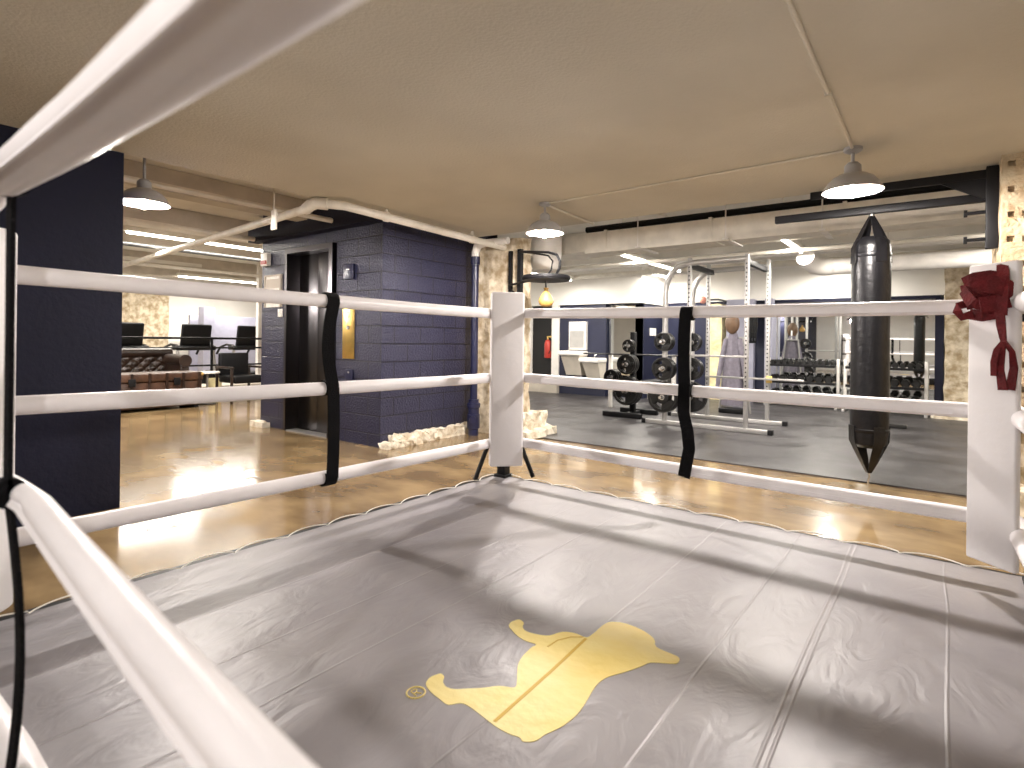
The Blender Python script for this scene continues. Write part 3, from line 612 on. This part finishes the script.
def post(x, y, nx, ny, lab, plab, braces, px_=None, w=.25, tw=0, th=.035):
    t = thing('ring_post', (x, y, 0), lab, 'ring post')
    ob('steel_post', B().box(x-.035, x+.035, y-.035, y+.035, CZ, 1.5, .006), 'black', t)
    ob('foot_plate', B().box(x-.05, x+.05, y-.05, y+.05, CZ+.0, CZ+.02, .004), 'black', t)
    n = Vector((nx, ny, 0)).normalized(); a = math.atan2(n.y, n.x)
    cx, cy = px_ if px_ else (x+n.x*.17, y+n.y*.17)
    m = Matrix.Translation((cx, cy, 0)) @ Matrix.Rotation(a+tw, 4, 'Z')
    ob('corner_pad', B().box(-th, th, -w/2, w/2, CZ+.115, 1.535, min(.018, th*.7), m), 'pad', t, label=plab)
    ob('pad_strap', B().box(-.15, -.02, -.03, .03, .85, .89, .004, m).box(-.15, -.02, -.03, .03, 1.3, 1.34, .004, m), 'webbing', t)
    for (ex, ey) in braces: ob('brace', B().tube([(x, y, .75), (ex, ey, CZ)], .016, 8), 'black', t)
    return t
pm = (-2.42, 3.155)
post(-2.54, 3.285, 1, -1, 'far corner ring post with a tall white pad, below the far pendant lamp', 'white corner pad', (tuple(hz(475, 480, .2).xy), tuple(hz(533, 477, .2).xy)), pm, .236)
post(.345, 3.21, -1, -1, 'right corner ring post with a tall white pad draped in dark red wraps', 'white corner pad', (), (.180, 3.0), .195, .07, .014)
lp = hx(6, 450, -2.42)
post(-2.56, .22, 1, 1, 'left corner ring post, cut by the left frame edge, with a white pad', 'white corner pad', (), (lp.x+.092, lp.y-.092), .26)

# ropes
def rope(p, q, lab, r=.036, sag=.006, n=24, bow=(0, 0, 0), ends=True):
    p, q, bow = Vector(p), Vector(q), Vector(bow)
    P = [p.lerp(q, i/n)-Vector((0, 0, 4*sag*(i/n)*(1-i/n)))+bow*4*(i/n)*(1-i/n) for i in range(n+1)]
    rr = [r*(1+.04*noise.noise(Vector((i*.7, p.z*5, p.x)))) for i in range(n+1)]
    t = thing('ring_rope', tuple(p), lab, 'ring rope')
    ob('sleeve', B().tube(P, rr, 18, flat=.86), 'vinyl', t)
    d = (q-p).normalized(); side = d.cross(Vector((0, 0, 1))).normalized()
    # closure flap of the sleeve along its side facing the ring
    ob('sleeve_flap', B().ribbon([c+Vector((0, 0, -.33*r))+side*(-.90*r) for c in P[1:-1]], r*.55, (0, 0, 1), .003), 'vinyl', t)
    return t
ZR = (1.39, .935, .475); NM = ('top', 'middle', 'bottom')
for i, z in enumerate(ZR):
    rope((CXL+.04, .30, z+.02), (CXL+.08, 3.16, z-.005), '%s white rope on the left side of the ring, in front of the elevator' % NM[i], .034)
for i, z in enumerate(ZR):
    rope((.16, 3.2, z-.02), (-2.42, 3.26, z), '%s white rope on the far side of the ring, in front of the gym' % NM[i], .034)
# near side: passes close in front of the viewpoint
NK = Vector((-1.085, .222, 0))
for i, z in enumerate((1.41, .965, .48)):
    z2 = (1.425, .965, .48)[i]
    a = Vector((-2.46, .27, (1.40, .955, .48)[i])); k = Vector(((-1.128, .214, 1.431), (-1.035, .236, .963), (-1.08, .25, .52))[i]); e = Vector(((.26, .110, 1.36), (.26, .120, .975), (.26, .11, .49))[i])
    t = thing('ring_rope', tuple(a), ('top white rope on the near side, crossing the upper left of the picture', 'middle white rope on the near side, crossing the lower left of the picture', 'bottom white rope on the near side, at the lower left frame edge')[i], 'ring rope')
    P = [a.lerp(k, u/12)-Vector((0, 0, .02*math.sin(PI*u/12))) for u in range(12)]+[k.lerp(e, u/24)-Vector((0, 0, .012*math.sin(PI*u/24))) for u in range(25)]
    r0 = (.0285, .0195, .032)[i]
    rr = [r0*(1-(.18 if abs((p-k).length) < .03 else 0))*(1+.035*noise.noise(p*6)) for p in P]
    ob('sleeve', B().tube(P, rr, 24, flat=.9), 'vinyl', t)
    ob('sleeve_flap', B().ribbon([c+Vector((0, -.85*r0, -.42*r0)) for c in P[1:-1]], r0*.5, (0, .5, 1), .003), 'vinyl', t)
# right side of the ring, only ends in view
for i, z in enumerate(ZR):
    a, e = Vector((.262, 3.17, z-.02)), Vector((.35, .10, z-.02))
    t = thing('ring_rope', tuple(a), '%s white rope leaving the right corner post past the right frame edge' % NM[i], 'ring rope')
    ob('sleeve', B().tube([a.lerp(e, u/16) for u in range(17)], .04, 18), 'vinyl', t)
    ob('turnbuckle', B().tube([a+Vector((-.03, .05, 0)), a+Vector((0, -.01, 0))], .018, 10), 'steel', t)
# spacer straps
def spacer(x, y, zs, side, lab, sway, w=.05, r=.036, off=(0, 0, 0)):
    off = Vector(off); P = []
    n = 10
    bb = B()
    for j in range(len(zs)-1):
        pts = []
        for k in range(n+1):
            u = k/n; pts.append(Vector((x, y, zs[j]+(zs[j+1]-zs[j])*u))+off*(r+.006)+Vector(sway[j])*math.sin(PI*u))
        bb.ribbon(pts, w, side, .006)
    for z in zs:
        sd = Vector(side).normalized(); bb.tube([Vector((x, y, z))-sd*w/2, Vector((x, y, z))+sd*w/2], r+.005, 16)
    return ob('spacer_strap', bb, 'webbing', label=lab, cat='strap')
p = hx(329, 300, CXL+.05)
spacer(CXL+.055, p.y, (1.395, .94, .468), (0, 1, 0), 'black vertical strap joining the three ropes in front of the elevator', ((.0, -.035, 0), (0, .005, 0)), .07, .036, (1, 0, 0))
p = hy(688, 310, 3.22)
spacer(p.x, 3.22, (1.365, .925), (1, 0, 0), 'black vertical strap on the far ropes in front of the weight rack', ((.0, -.02, 0),), .068, .036, (0, -1, 0))
q = hy(691, 470, 3.1)
ob('loose_strap', B().ribbon([(p.x, 3.17, .95), (p.x+.0, 3.165, .8), (p.x+.03, 3.15, .7), (p.x+.045, 3.14, .6), (p.x+.03, 3.13, .5), (p.x+.02, 3.13, .44)], .068, (1, 0, 0), .006), 'webbing', label='loose black strap end hanging below the middle far rope', cat='strap')
spacer(-1.10, .222, (1.425, .965, .49), (1, 0, 0), 'black strap around the near ropes at the left frame edge', ((0, 0, 0), (.03, 0.01, 0)), .028, .017)

# red hand wraps draped on the right pad
def W(px, py, d=2.30): return hd(px, py, d)
bb = B()
def rib(P, w, side=(0, 0, 1), t=.006): bb.ribbon([W(*p) for p in P], w, side, t)
rib([(964, 284, 2.34), (975, 279, 2.30), (990, 277, 2.27), (1005, 279, 2.24), (1010, 287, 2.24)], .055)
rib([(962, 293, 2.34), (975, 289, 2.29), (990, 287, 2.26), (1008, 290, 2.23)], .06)
rib([(966, 304, 2.33), (978, 301, 2.29), (992, 300, 2.26), (1007, 299, 2.23)], .05)
rib([(970, 314, 2.33), (982, 316, 2.28), (994, 314, 2.26), (1004, 307, 2.24)], .045)
rib([(963, 290, 2.33), (972, 303, 2.28), (984, 306, 2.26), (998, 296, 2.25)], .045)
rib([(985, 283, 2.24), (995, 285, 2.22), (1006, 288, 2.21), (1012, 296, 2.21)], .07)
rib([(980, 305, 2.25), (995, 303, 2.23), (1010, 300, 2.21)], .06)
rib([(1008, 283, 2.24), (1013, 292, 2.23), (1012, 303, 2.23), (1004, 310, 2.24)], .04, (1, 0, 0))
rib([(966, 304, 2.33), (958, 306, 2.33), (957, 311, 2.33), (962, 317, 2.32), (973, 314, 2.31)], .032)
rib([(1003, 264, 2.25), (1003, 280, 2.22), (1002, 300, 2.21), (1001, 315, 2.22)], .04, (1, -.6, 0), .008)
rib([(1000, 312, 2.22), (1001, 325, 2.22), (1003, 338, 2.22), (1004, 343, 2.22)], [.03, .03, .022, .016], (1, -.6, 0), .008)
rib([(1004, 341, 2.22), (997, 350, 2.22), (994, 362, 2.22), (994, 376, 2.22)], [.016, .022, .022, .02], (1, -.6, 0), .008)
rib([(1004, 341, 2.21), (1002, 355, 2.21), (1000, 370, 2.21), (1003, 390, 2.21)], [.014, .018, .026, .032], (1, -.6, 0), .008)
rib([(1004, 341, 2.20), (1012, 352, 2.20), (1014, 368, 2.20), (1010, 390, 2.20)], [.014, .018, .026, .032], (1, -.6, 0), .008)
ob('hand_wraps', bb, 'red', label='dark red cloth hand wraps knotted over the right corner pad', cat='hand wraps')

# ------------------------------------------------------------------ smith machine / rack
YA, YB = 7.85, 8.85; zb = .012
t = thing('squat_rack', (-2.6, YA, zb), 'tall silver squat rack with perforated uprights and curved top tubes', 'rack')
for y, (xa, xb), xs, xt in ((YA, (-3.45, -1.72), (-2.80, -2.03), -3.38), (YB, (-3.45, -1.75), (-2.86, -1.99), -3.40)):
    ob('base_rail', B().box(xa, xb, y-.04, y+.04, zb, zb+.06, .008), 'silver', t)
    for e in (xa, xb): ob('rail_cap', B().box(e-.03, e+.03, y-.045, y+.045, zb, zb+.066, .006), 'black', t)
    for x in xs:
        ub = ob('upright', B().box(x-.026, x+.026, y-.028, y+.028, zb+.06, 2.38 if y == YA else 2.42, .006), 'silver', t)
        hb = B()
        for k in range(30): hb.box(x-.009, x+.009, y-.030, y-.0285, .5+k*.06, .52+k*.06)
        ob('adjustment_holes', hb, 'dark', ub)
    zt = 2.30; xt = hy(665 if y == YA else 692, 350, y).x
    ob('curved_tube', B().tube([(xt, y, zb+.03), (xt, y, 1.0), (xt, y, 1.9), (xt+.02, y, 2.05), (xt+.08, y, 2.18), (xt+.18, y, 2.27), (xt+.30, y, zt), (xs[0], y, zt+.01), (xs[1], y, zt+.02)], .040, 10), 'silver', t)
for x in (-2.80, -2.03): ob('cross_member', B().box(x-.03, x+.03, YA, YB, 2.24, 2.31, .006), 'black', t)
ob('cross_member', B().box(-3.44, -3.36, YA+.05, YB-.05, .35, .43, .006), 'silver', t)
ob('safety_arm', B().box(-2.85, -2.0, YA-.05, YA-.03, 1.0, 1.03, .004), 'silver', t)
ob('safety_arm', B().box(-2.88, -1.5, YB-.06, YB-.035, .66, .69, .004), 'silver', t)
for z in (1.2, .82, .42): ob('plate_peg', B().tube([(hy(663, 350, YA-.2).x, YA-.03, z), (hy(663, 350, YA-.2).x, YA-.3, z)], .022, 10), 'steel', t)
for z in (1.2, .82, .42): ob('plate_peg', B().tube([(-2.80, YA+.04, z), (-2.80, YA+.3, z)], .022, 10), 'steel', t)
ob('hook', B().box(-2.0, -1.92, YB-.05, YB-.03, .62, .72, .004), 'brass', t)

def make_plate(R, w=.035):
    b_ = B(); 
    b_.lathe([(R*.80, -w*.3), (R*.84, -w*.5), (R*.97, -w*.5), (R, -w*.35), (R, w*.35), (R*.97, w*.5), (R*.84, w*.5), (R*.80, w*.3), (R*.80, -w*.3)], (0, 0, 0), 36, 'Y')
    b_.lathe([(R*.13, -w*.5), (R*.40, -w*.5), (R*.44, -w*.3), (R*.44, w*.3), (R*.40, w*.5), (R*.13, w*.5), (R*.13, -w*.5)], (0, 0, 0), 28, 'Y')
    for k in range(3):
        a0 = k*2*PI/3+.45; a1 = a0+1.25
        b_.lathe([(R*.42, -w*.22), (R*.82, -w*.22), (R*.82, w*.22), (R*.42, w*.22), (R*.42, -w*.22)], (0, 0, 0), 10, 'Y', a0, a1)
    return b_
PL = {}
def plate(R, loc, lab, grp):
    key = round(R, 3)
    if key not in PL:
        t = thing('weight_plate', loc, lab, 'weight plate', grp)
        ob('disc', make_plate(R), 'rubberblack', t, local=True)
        ob('hub_ring', B().lathe([(.026, -.020), (.038, -.020), (.038, .020), (.026, .020), (.026, -.020)], (0, 0, 0), 20, 'Y'), 'steel', t, local=True)
        PL[key] = t; return t
    c_ = copy_tree(PL[key]); c_.location = loc; c_['label'] = lab; c_['group'] = grp; return c_
WH = (('upper', 1.2, .13), ('middle', .82, .16), ('lower', .42, .215))
for nm, z, R in WH:
    for k in range(3):
        plate(R, (hy(663, 350, YA-.2).x, YA-.09-k*.055, z), ('front', 'inner')[0 if k == 2 else 1]+' black grip plate on the %s peg of the silver rack' % nm, 'plates on the %s left peg of the rack' % nm)
for nm, z, R in WH:
    for k in range(2):
        plate(R, (-2.80, YA+.10+k*.06, z), 'black plate behind the hanging strap, on the %s inner peg of the silver rack' % nm, 'plates on the %s inner peg of the rack' % nm)
# plate tree at the left
tx, ty = -3.92, 8.2
t = thing('plate_tree', (tx, ty+.25, zb), 'black plate tree stacked with weight plates left of the silver rack', 'plate tree')
ob('base', B().box(tx-.35, tx+.3, ty-.12, ty-.04, zb, zb+.08, .01).box(tx-.35, tx+.3, ty+.5, ty+.58, zb, zb+.08, .01).box(tx-.06, tx+.02, ty-.1, ty+.55, zb, zb+.06, .01), 'black', t)
ob('upright', B().box(tx-.04, tx+.04, ty+.21, ty+.29, zb+.06, 1.35, .006), 'black', t)
PT = ((-.0, 1.13, .10), (-.0, .84, .16), (-.0, .42, .225), (-.26, .62, .13))
for dx, z, R in PT:
    ob('peg', B().tube([(tx+dx, ty+.22, z), (tx+dx, ty-.12, z)], .022, 10), 'steel', t)
ob('crossbar', B().box(tx-.3, tx+.05, ty+.2, ty+.24, .59, .65, .006), 'black', t)
for (dx, z, R), nm in zip(PT, ('top', 'middle', 'bottom', 'side')):
    for k in range(3 if R > .12 else 2):
        plate(R, (tx+dx, ty+.12-k*.06, z), 'black plate on the %s peg of the plate tree, %s' % (nm, ('nearest the upright', 'second out', 'outermost')[k]), 'plates on the plate tree')
# thin white post of a flat bench/barbell stand by the tree
p = hz(674, 408, .03)
t = thing('bench_press_stand', (p.x, 9.2, zb), 'white barbell stand with a loaded bar, between the plate tree and the rack', 'bench')
xs_ = hy(674, 360, 9.2).x
ob('post', B().box(xs_-.03, xs_+.03, 9.17, 9.23, zb, .98, .005), 'whitemetal', t); ob('post', B().box(xs_-1.2, xs_-1.14, 9.17, 9.23, zb, .98, .005), 'whitemetal', t)
ob('barbell', B().tube([(xs_-1.7, 9.15, .97), (xs_+.5, 9.15, .97)], .014, 8), 'iron', t)
ob('bench_pad', B().box(xs_-.75, xs_-.45, 9.2, 10.3, .42, .5, .03), 'black', t)
ob('bench_frame', B().box(xs_-1.2, xs_, 9.18, 9.22, .3, .36, .005).box(xs_-.63, xs_-.57, 9.2, 10.3, .36, .42).box(xs_-.63, xs_-.57, 10.2, 10.26, zb, .4), 'whitemetal', t)

# grey robe on stand with brown oval pad
gx, gy = hy(733, 350, 9.9).x, 9.9
t = thing('draped_stand', (gx, gy, zb), 'long grey cloth robe on a silver stand under a brown oval pad, behind the rack', 'robe')
bb = B(); n = 40; rings = []
for j in range(15):
    u = j/14; z = 1.38-u*1.24; rx = .07+.075*min(1, u*2.2)+.035*u; ry = .05+.05*u; ring = []
    if j == 0: rx, ry = .06, .05
    for k in range(n):
        a = 2*PI*k/n; f = 1+(.04+.16*u)*math.sin(a*7+math.sin(u*3)*.8)*.6
        ring.append(bb.bm.verts.new((gx+rx*f*math.cos(a), gy+ry*f*math.sin(a), z)))
    rings.append(ring)
for a, c in zip(rings, rings[1:]):
    for k in range(n): bb.bm.faces.new((a[k], a[(k+1) % n], c[(k+1) % n], c[k]))
bb.bm.faces.new(rings[0])
ob('robe', bb, 'greycloth', t)
for s in (-1, 1):
    ob('sleeve', B().tube([(gx+s*.10, gy, 1.26), (gx+s*.17, gy-.03, .95), (gx+s*.22, gy-.05, .6), (gx+s*.24, gy-.05, .38)], [.05, .045, .04, .035], 12), 'greycloth', t)
ob('oval_pad', B().sphere((gx-.0, gy-.06, 1.52), .12, 1, .45, 1.45), 'brownpad', t)
ob('stand_leg', B().tube([(gx-.24, gy+.08, zb), (gx-.12, gy+.05, 1.3)], .018, 8), 'silver', t)
ob('stand_leg', B().tube([(gx+.26, gy+.1, zb), (gx+.14, gy+.05, 1.3)], .018, 8), 'silver', t)
ob('crossbar', B().tube([(gx-.12, gy+.06, 1.28), (gx+.14, gy+.06, 1.28)], .02, 8).tube([(gx, gy+.05, 1.25), (gx, gy, 1.5)], .02, 8), 'silver', t)
ob('base_block', B().box(gx-.2, gx+.2, gy-.12, gy+.12, zb, .1, .02), 'black', t)
# cable bands on the navy niche
p = hy(752, 330, 11.85)
bb = B()
for k in range(9):
    x = p.x-.07+k*.0175; L = .45+.12*math.sin(k*2.1)
    bb.tube([(x, 11.88, 1.75), (x-.03, 11.85, 1.75-L*.5), (x-.01, 11.86, 1.75-L), (x+.02, 11.84, 1.75-L), (x+.03, 11.84, 1.75-L*.5), (x+.01, 11.88, 1.75)], .014, 6)
bb.box(p.x-.09, p.x+.09, 11.88, 12.1, 1.73, 1.78)
ob('resistance_bands', bb, 'black', label='bundle of black exercise bands hanging on the dark niche beside the rack', cat='exercise bands')

# ------------------------------------------------------------------ dumbbell racks
def drack(x0, x1, y, lab):
    t = thing('dumbbell_rack', (x0, y, zb), lab, 'dumbbell rack')
    for x in (x0, x1-.05):
        ob('upright', B().box(x, x+.05, y+.05, y+.11, zb, .92, .006), 'whitemetal', t)
        ob('foot', B().box(x, x+.05, y-.22, y+.28, zb, zb+.05, .006), 'silver', t)
    ob('base_bar', B().box(x0, x1, y+.05, y+.1, .05, .1, .006), 'silver', t)
    for k, z in enumerate((.80, .48, .22)):
        ob('shelf', B().box(x0+.05, x1-.05, y-.16+.04*k-.02, y+.14, z-.02, z, .004).box(x0+.05, x1-.05, y-.18+.04*k-.02, y-.16+.04*k, z-.03, z+.015, .003), 'black' if k < 2 else 'silver', t)
    return t
rk = ((-2.66, -1.43, 11.75, 'left'), (-1.35, -.13, 11.62, 'right'))
DB = {}
for x0, x1, y, nm in rk:
    drack(x0, x1, y, '%s three-tier dumbbell rack in front of the mirrors, %s' % (nm, 'seen beside the silver rack' if nm == 'left' else 'partly behind the punching bag'))
    for k, (z, cnt, R) in enumerate(((.80, 10, .055), (.48, 7, .075), (.22, 6, .07))):
        R0 = min(R, (x1-x0-.16)/cnt/2*.97)
        for j in range(cnt):
            x = x0+.08+(j+.5)*(x1-x0-.16)/cnt; key = round(R0, 3)
            loc = (x, y+.0, z+R0*.87); tier = ('top', 'middle', 'bottom')[k]
            lab = 'black hexagonal dumbbell on the %s tier of the %s dumbbell rack' % (tier, nm); grp = 'dumbbells on the %s tier of the %s rack' % (tier, nm)
            if key not in DB:
                t = thing('dumbbell', loc, lab, 'dumbbell', grp)
                for s in (-1, 1):
                    ob('head', B().lathe([(0, s*.05), (R0*.85, s*.05), (R0, s*.065), (R0, s*.115), (R0*.8, s*.13), (0, s*.13)], (0, 0, 0), 6, 'Y'), 'rubberblack', t, local=True, smooth=False)
                ob('handle', B().tube([(0, -.06, 0), (0, .06, 0)], .016, 10), 'steel', t, local=True)
                DB[key] = t
            else:
                c_ = copy_tree(DB[key]); c_.location = loc; c_['label'] = lab; c_['group'] = grp
# bench leg foot seen right of the bag
p = hz(893, 428, .012)
ob('floor_bar', B().box(p.x-.5, p.x+.16, p.y, p.y+.07, .012, .07, .008), 'iron', label='dark steel foot of a machine on the rubber floor right of the punching bag', cat='machine foot')

# ------------------------------------------------------------------ lounge
# platform and railing
struct('floor_lounge', B().box(-16.4, -11.6, -5, 9.5, 0, .2), 'beige')
t = thing('pipe_railing', (-11.65, 5.4, .2), 'dark pipe railing in front of the treadmills in the lounge', 'railing')
for z, r in ((1.16, .022), (.97, .018), (.62, .018)): ob('rail', B().tube([(-11.65, 0, z), (-11.65, 8.5, z)], r, 8), 'black', t)
for y in (1.6, 3.5, 5.45, 7.4): ob('post', B().tube([(-11.65, y, .0), (-11.65, y, 1.16)], .026, 8), 'black', t)
# treadmills
tr = thing('treadmill', (-13, 4.4, .2), 'dark treadmill at the left, half hidden by the navy wall', 'treadmill')
ob('deck', B().box(-1.0, .55, -.38, .38, 0.0, .2, .03), 'black', tr, local=True)
ob('belt', B().box(-.95, .3, -.25, .25, .201, .207), 'rubberblack', tr, local=True)
for s in (-1, 1):
    ob('upright', B().tube([(.45, s*.36, .1), (.30, s*.36, .8)], .035, 8), 'silver', tr, local=True)
    ob('handrail', B().tube([(.30, s*.36, .8), (0, s*.36, .82), (-.3, s*.36, .75), (-.45, s*.36, .6)], .025, 8), 'black', tr, local=True)
cn = ob('console', B().box(-.04, .04, -.3, .3, 0, .52, .03).xf(Matrix.Translation((.28, 0, .74)) @ Matrix.Rotation(.2, 4, 'Y')), 'black', tr, local=True)
ob('dash', B().box(.12, .40, -.40, .40, .70, .80, .03), 'black', tr, local=True)
tr.location = (-12.9, 4.25, .2)
for y, lab in ((5.55, 'dark treadmill in the middle, behind the end of the brown sofa'), (6.72, 'dark treadmill at the right, behind the dark armchair')):
    c_ = copy_tree(tr); c_.location = (-12.9, y, .2); c_['label'] = lab
for o in [x for x in bpy.data.objects if x.name.startswith('treadmill')]: o['group'] = 'treadmills behind the railing'
# stone wall section, bright wall, grey partition
ys0, ys1 = 5.1, hx(167, 330, -16.35).y
struct('wall_lounge_stone', B().rough(-16.4, -16.25, ys0, ys1, 0, 2.3, .03, .12, 12, 4), 'stone', smooth=True)
t = ob('partition', B().box(-15.6, -15.5, hx(190, 330, -15.5).y, hx(250, 330, -15.5).y+.8, .2, 1.75, .01), 'greyblue', label='pale grey-blue partition behind the middle treadmill', cat='partition')
struct('trim_7', B().box(-15.2, -14.9, hx(202, 320, -15).y, hx(213, 320, -15).y, .2, 1.95), 'greyblue')
struct('trim_8', B().box(-12.0, -11.9, hx(256, 320, -12).y, hx(259, 320, -12).y+.1, 0, 2.85), 'whitemetal')
# lounge ceiling beams and pipes
for i, x in enumerate((-6.2, -8.0, -10.2, -12.6, -14.8)):
    ob('ceiling_beam', B().box(x-.12, x+.12, -5, 9.5 if x < -7.6 else 4.0, 2.62, 2.85, .01), 'beige', label='painted ceiling beam in the lounge, %s from the navy wall' % ('first', 'second', 'third', 'fourth', 'fifth')[i], cat='beam', smooth=False)
for x, z, lab in ((-5.6, 2.55, 'white pipe just behind the lounge pendant lamp'), (-7.3, 2.5, 'white pipe between the first lounge beams'), (-9.2, 2.5, 'dark pipe above the lounge sofa'), (-11.2, 2.45, 'white pipe above the lounge railing')):
    ob('ceiling_pipe', B().tube([(x, -4.9, z), (x, 4.0 if x > -7.6 else 9, z)], .03, 8), 'pipepaint' if 'white' in lab else 'iron', label=lab, cat='pipe')
# chesterfield sofa facing +X
SX, SY0, SY1 = -11.15, 2.0, 4.62
t = thing('chesterfield_sofa', (SX, (SY0+SY1)/2, 0), 'dark brown tufted leather chesterfield sofa behind the trunk', 'sofa')
ob('base', B().box(SX-.35, SX+.45, SY0, SY1, .1, .38, .03), 'brownleather', t)
for k in range(3):
    w = (SY1-SY0-.4)/3; y = SY0+.2+k*w
    ob('seat_cushion', B().box(SX-.2, SX+.48, y+.01, y+w-.01, .36, .52, .05), 'brownleather', t)
bb = B(); nu, nv = 96, 26; V = []
for i in range(nu+1):
    row = []
    for j in range(nv+1):
        u = i/nu; v = j/nv; y = SY0+.05+(SY1-SY0-.1)*u; z = .45+.42*v
        gu = (u*26); gv = v*5; d = abs(math.sin(PI*(gu+gv)/2))*abs(math.sin(PI*(gu-gv)/2))
        row.append(bb.bm.verts.new((SX-.20+.05*math.sqrt(d)-.10*v, y, z)))
    V.append(row)
for i in range(nu):
    for j in range(nv): bb.bm.faces.new((V[i][j], V[i+1][j], V[i+1][j+1], V[i][j+1]))
bb.box(SX-.42, SX-.27, SY0+.02, SY1-.02, .1, .86)
ob('tufted_back', bb, 'brownleather', t)
ob('back_roll', B().tube([(SX-.32, SY0, .88), (SX-.32, SY1, .88)], .09, 16), 'brownleather', t)
for y in (SY0, SY1-.16):
    ob('arm', B().box(SX-.35, SX+.46, y, y+.16, .1, .74, .03).tube([(SX-.35, y+.08, .76), (SX+.48, y+.08, .76)], .11, 16), 'brownleather', t)
for x in (SX-.3, SX+.4):
    for y in (SY0+.1, SY1-.1): ob('leg', B().lathe([(.03, 0), (.04, .05), (.035, .1)], (x, y, 0), 12), 'black', t)
# leather trunk
t = thing('leather_trunk', (-10.2, 4, 0), 'long brown leather steamer trunk in front of the sofa', 'trunk')
TX0, TX1, TY0, TY1 = -10.5, -9.95, 2.9, 4.50
ob('body', B().box(TX0, TX1, TY0, TY1, .05, .46, .015), 'trunk', t)
ob('lid', B().box(TX0-.01, TX1+.015, TY0-.015, TY1+.015, .465, .60, .02), 'trunk', t)
bb = B()
for k in range(7):
    y = TY0+.05+k*(TY1-TY0-.1)/6; bb.box(TX1, TX1+.02, y-.02, y+.02, .06, .60)
ob('band', bb, 'brownleather', t)
for y in (3.45, 4.1): ob('latch', B().box(TX1+.015, TX1+.035, y-.05, y+.05, .40, .52, .005), 'black', t)
ob('corner_stud', B().sphere((TX1, TY1, .1), .03).sphere((TX1, TY1, .56), .03).sphere((TX1, TY0, .1), .03), 'brass', t)
ob('skid', B().box(TX0, TX1, TY0+.05, TY0+.12, 0, .05).box(TX0, TX1, TY1-.12, TY1-.05, 0, .05), 'black', t)
# small white side table, cream stand-in for light, dark armchair
t = thing('side_table', (-10.33, 4.77, 0), 'small round white-topped side table between the trunk and the armchair', 'table')
ob('table_top', B().lathe([(0, .55), (.2, .55), (.2, .575), (0, .575)], (-10.33, 4.76, 0), 24), 'whitemetal', t)
ob('leg', B().tube([(-10.33, 4.76, 0.02), (-10.33, 4.76, .55)], .02, 8), 'silver', t); ob('base', B().lathe([(0, 0), (.15, 0), (.15, .02), (0, .03)], (-10.33, 4.76, 0), 20), 'black', t)
p = hx(215, 386, -11.3)
ob('light_gap_tub', B().lathe([(0, .0), (.10, .0), (.13, .38), (.12, .38), (.095, .02), (0, .02)], (-11.3, p.y, 0), 20), 'yellowstone', label='cream tub standing in for light seen through below the railing beside the armchair', cat='bin')  # pale tub stands in for light showing through below the railing
t = thing('armchair', (-10.2, 5.3, 0), 'dark open armchair with thin wooden legs beside the side table', 'chair')
AX0, AX1, AY0, AY1 = -10.55, -9.95, 5.02, 5.62
ob('seat', B().box(AX0, AX1, AY0+.04, AY1-.04, .36, .50, .03), 'black', t)
ob('backrest', B().box(AX0-.02, AX0+.08, AY0+.03, AY1-.03, .48, .90, .03), 'black', t)
for y in (AY0, AY1): ob('armrest', B().box(AX0, AX1, y-.025, y+.025, .62, .66, .008), 'brownleather', t)
for x in (AX0+.03, AX1-.03):
    for y in (AY0, AY1): ob('leg', B().box(x-.02, x+.02, y-.02, y+.02, 0, .64, .005), 'brownleather', t)

# ------------------------------------------------------------------ world, render look
w = bpy.data.worlds.new('world'); sc.world = w; w.use_nodes = True
w.node_tree.nodes['Background'].inputs[0].default_value = (.5, .5, .5, 1); w.node_tree.nodes['Background'].inputs[1].default_value = .2
sc.view_settings.view_transform = 'Standard'; sc.view_settings.look = 'None'; sc.view_settings.gamma = 1
sc.view_settings.use_curve_mapping = False; sc.view_settings.exposure = .05
sc.cycles.sample_clamp_indirect = 6; sc.cycles.max_bounces = 10; sc.cycles.diffuse_bounces = 6
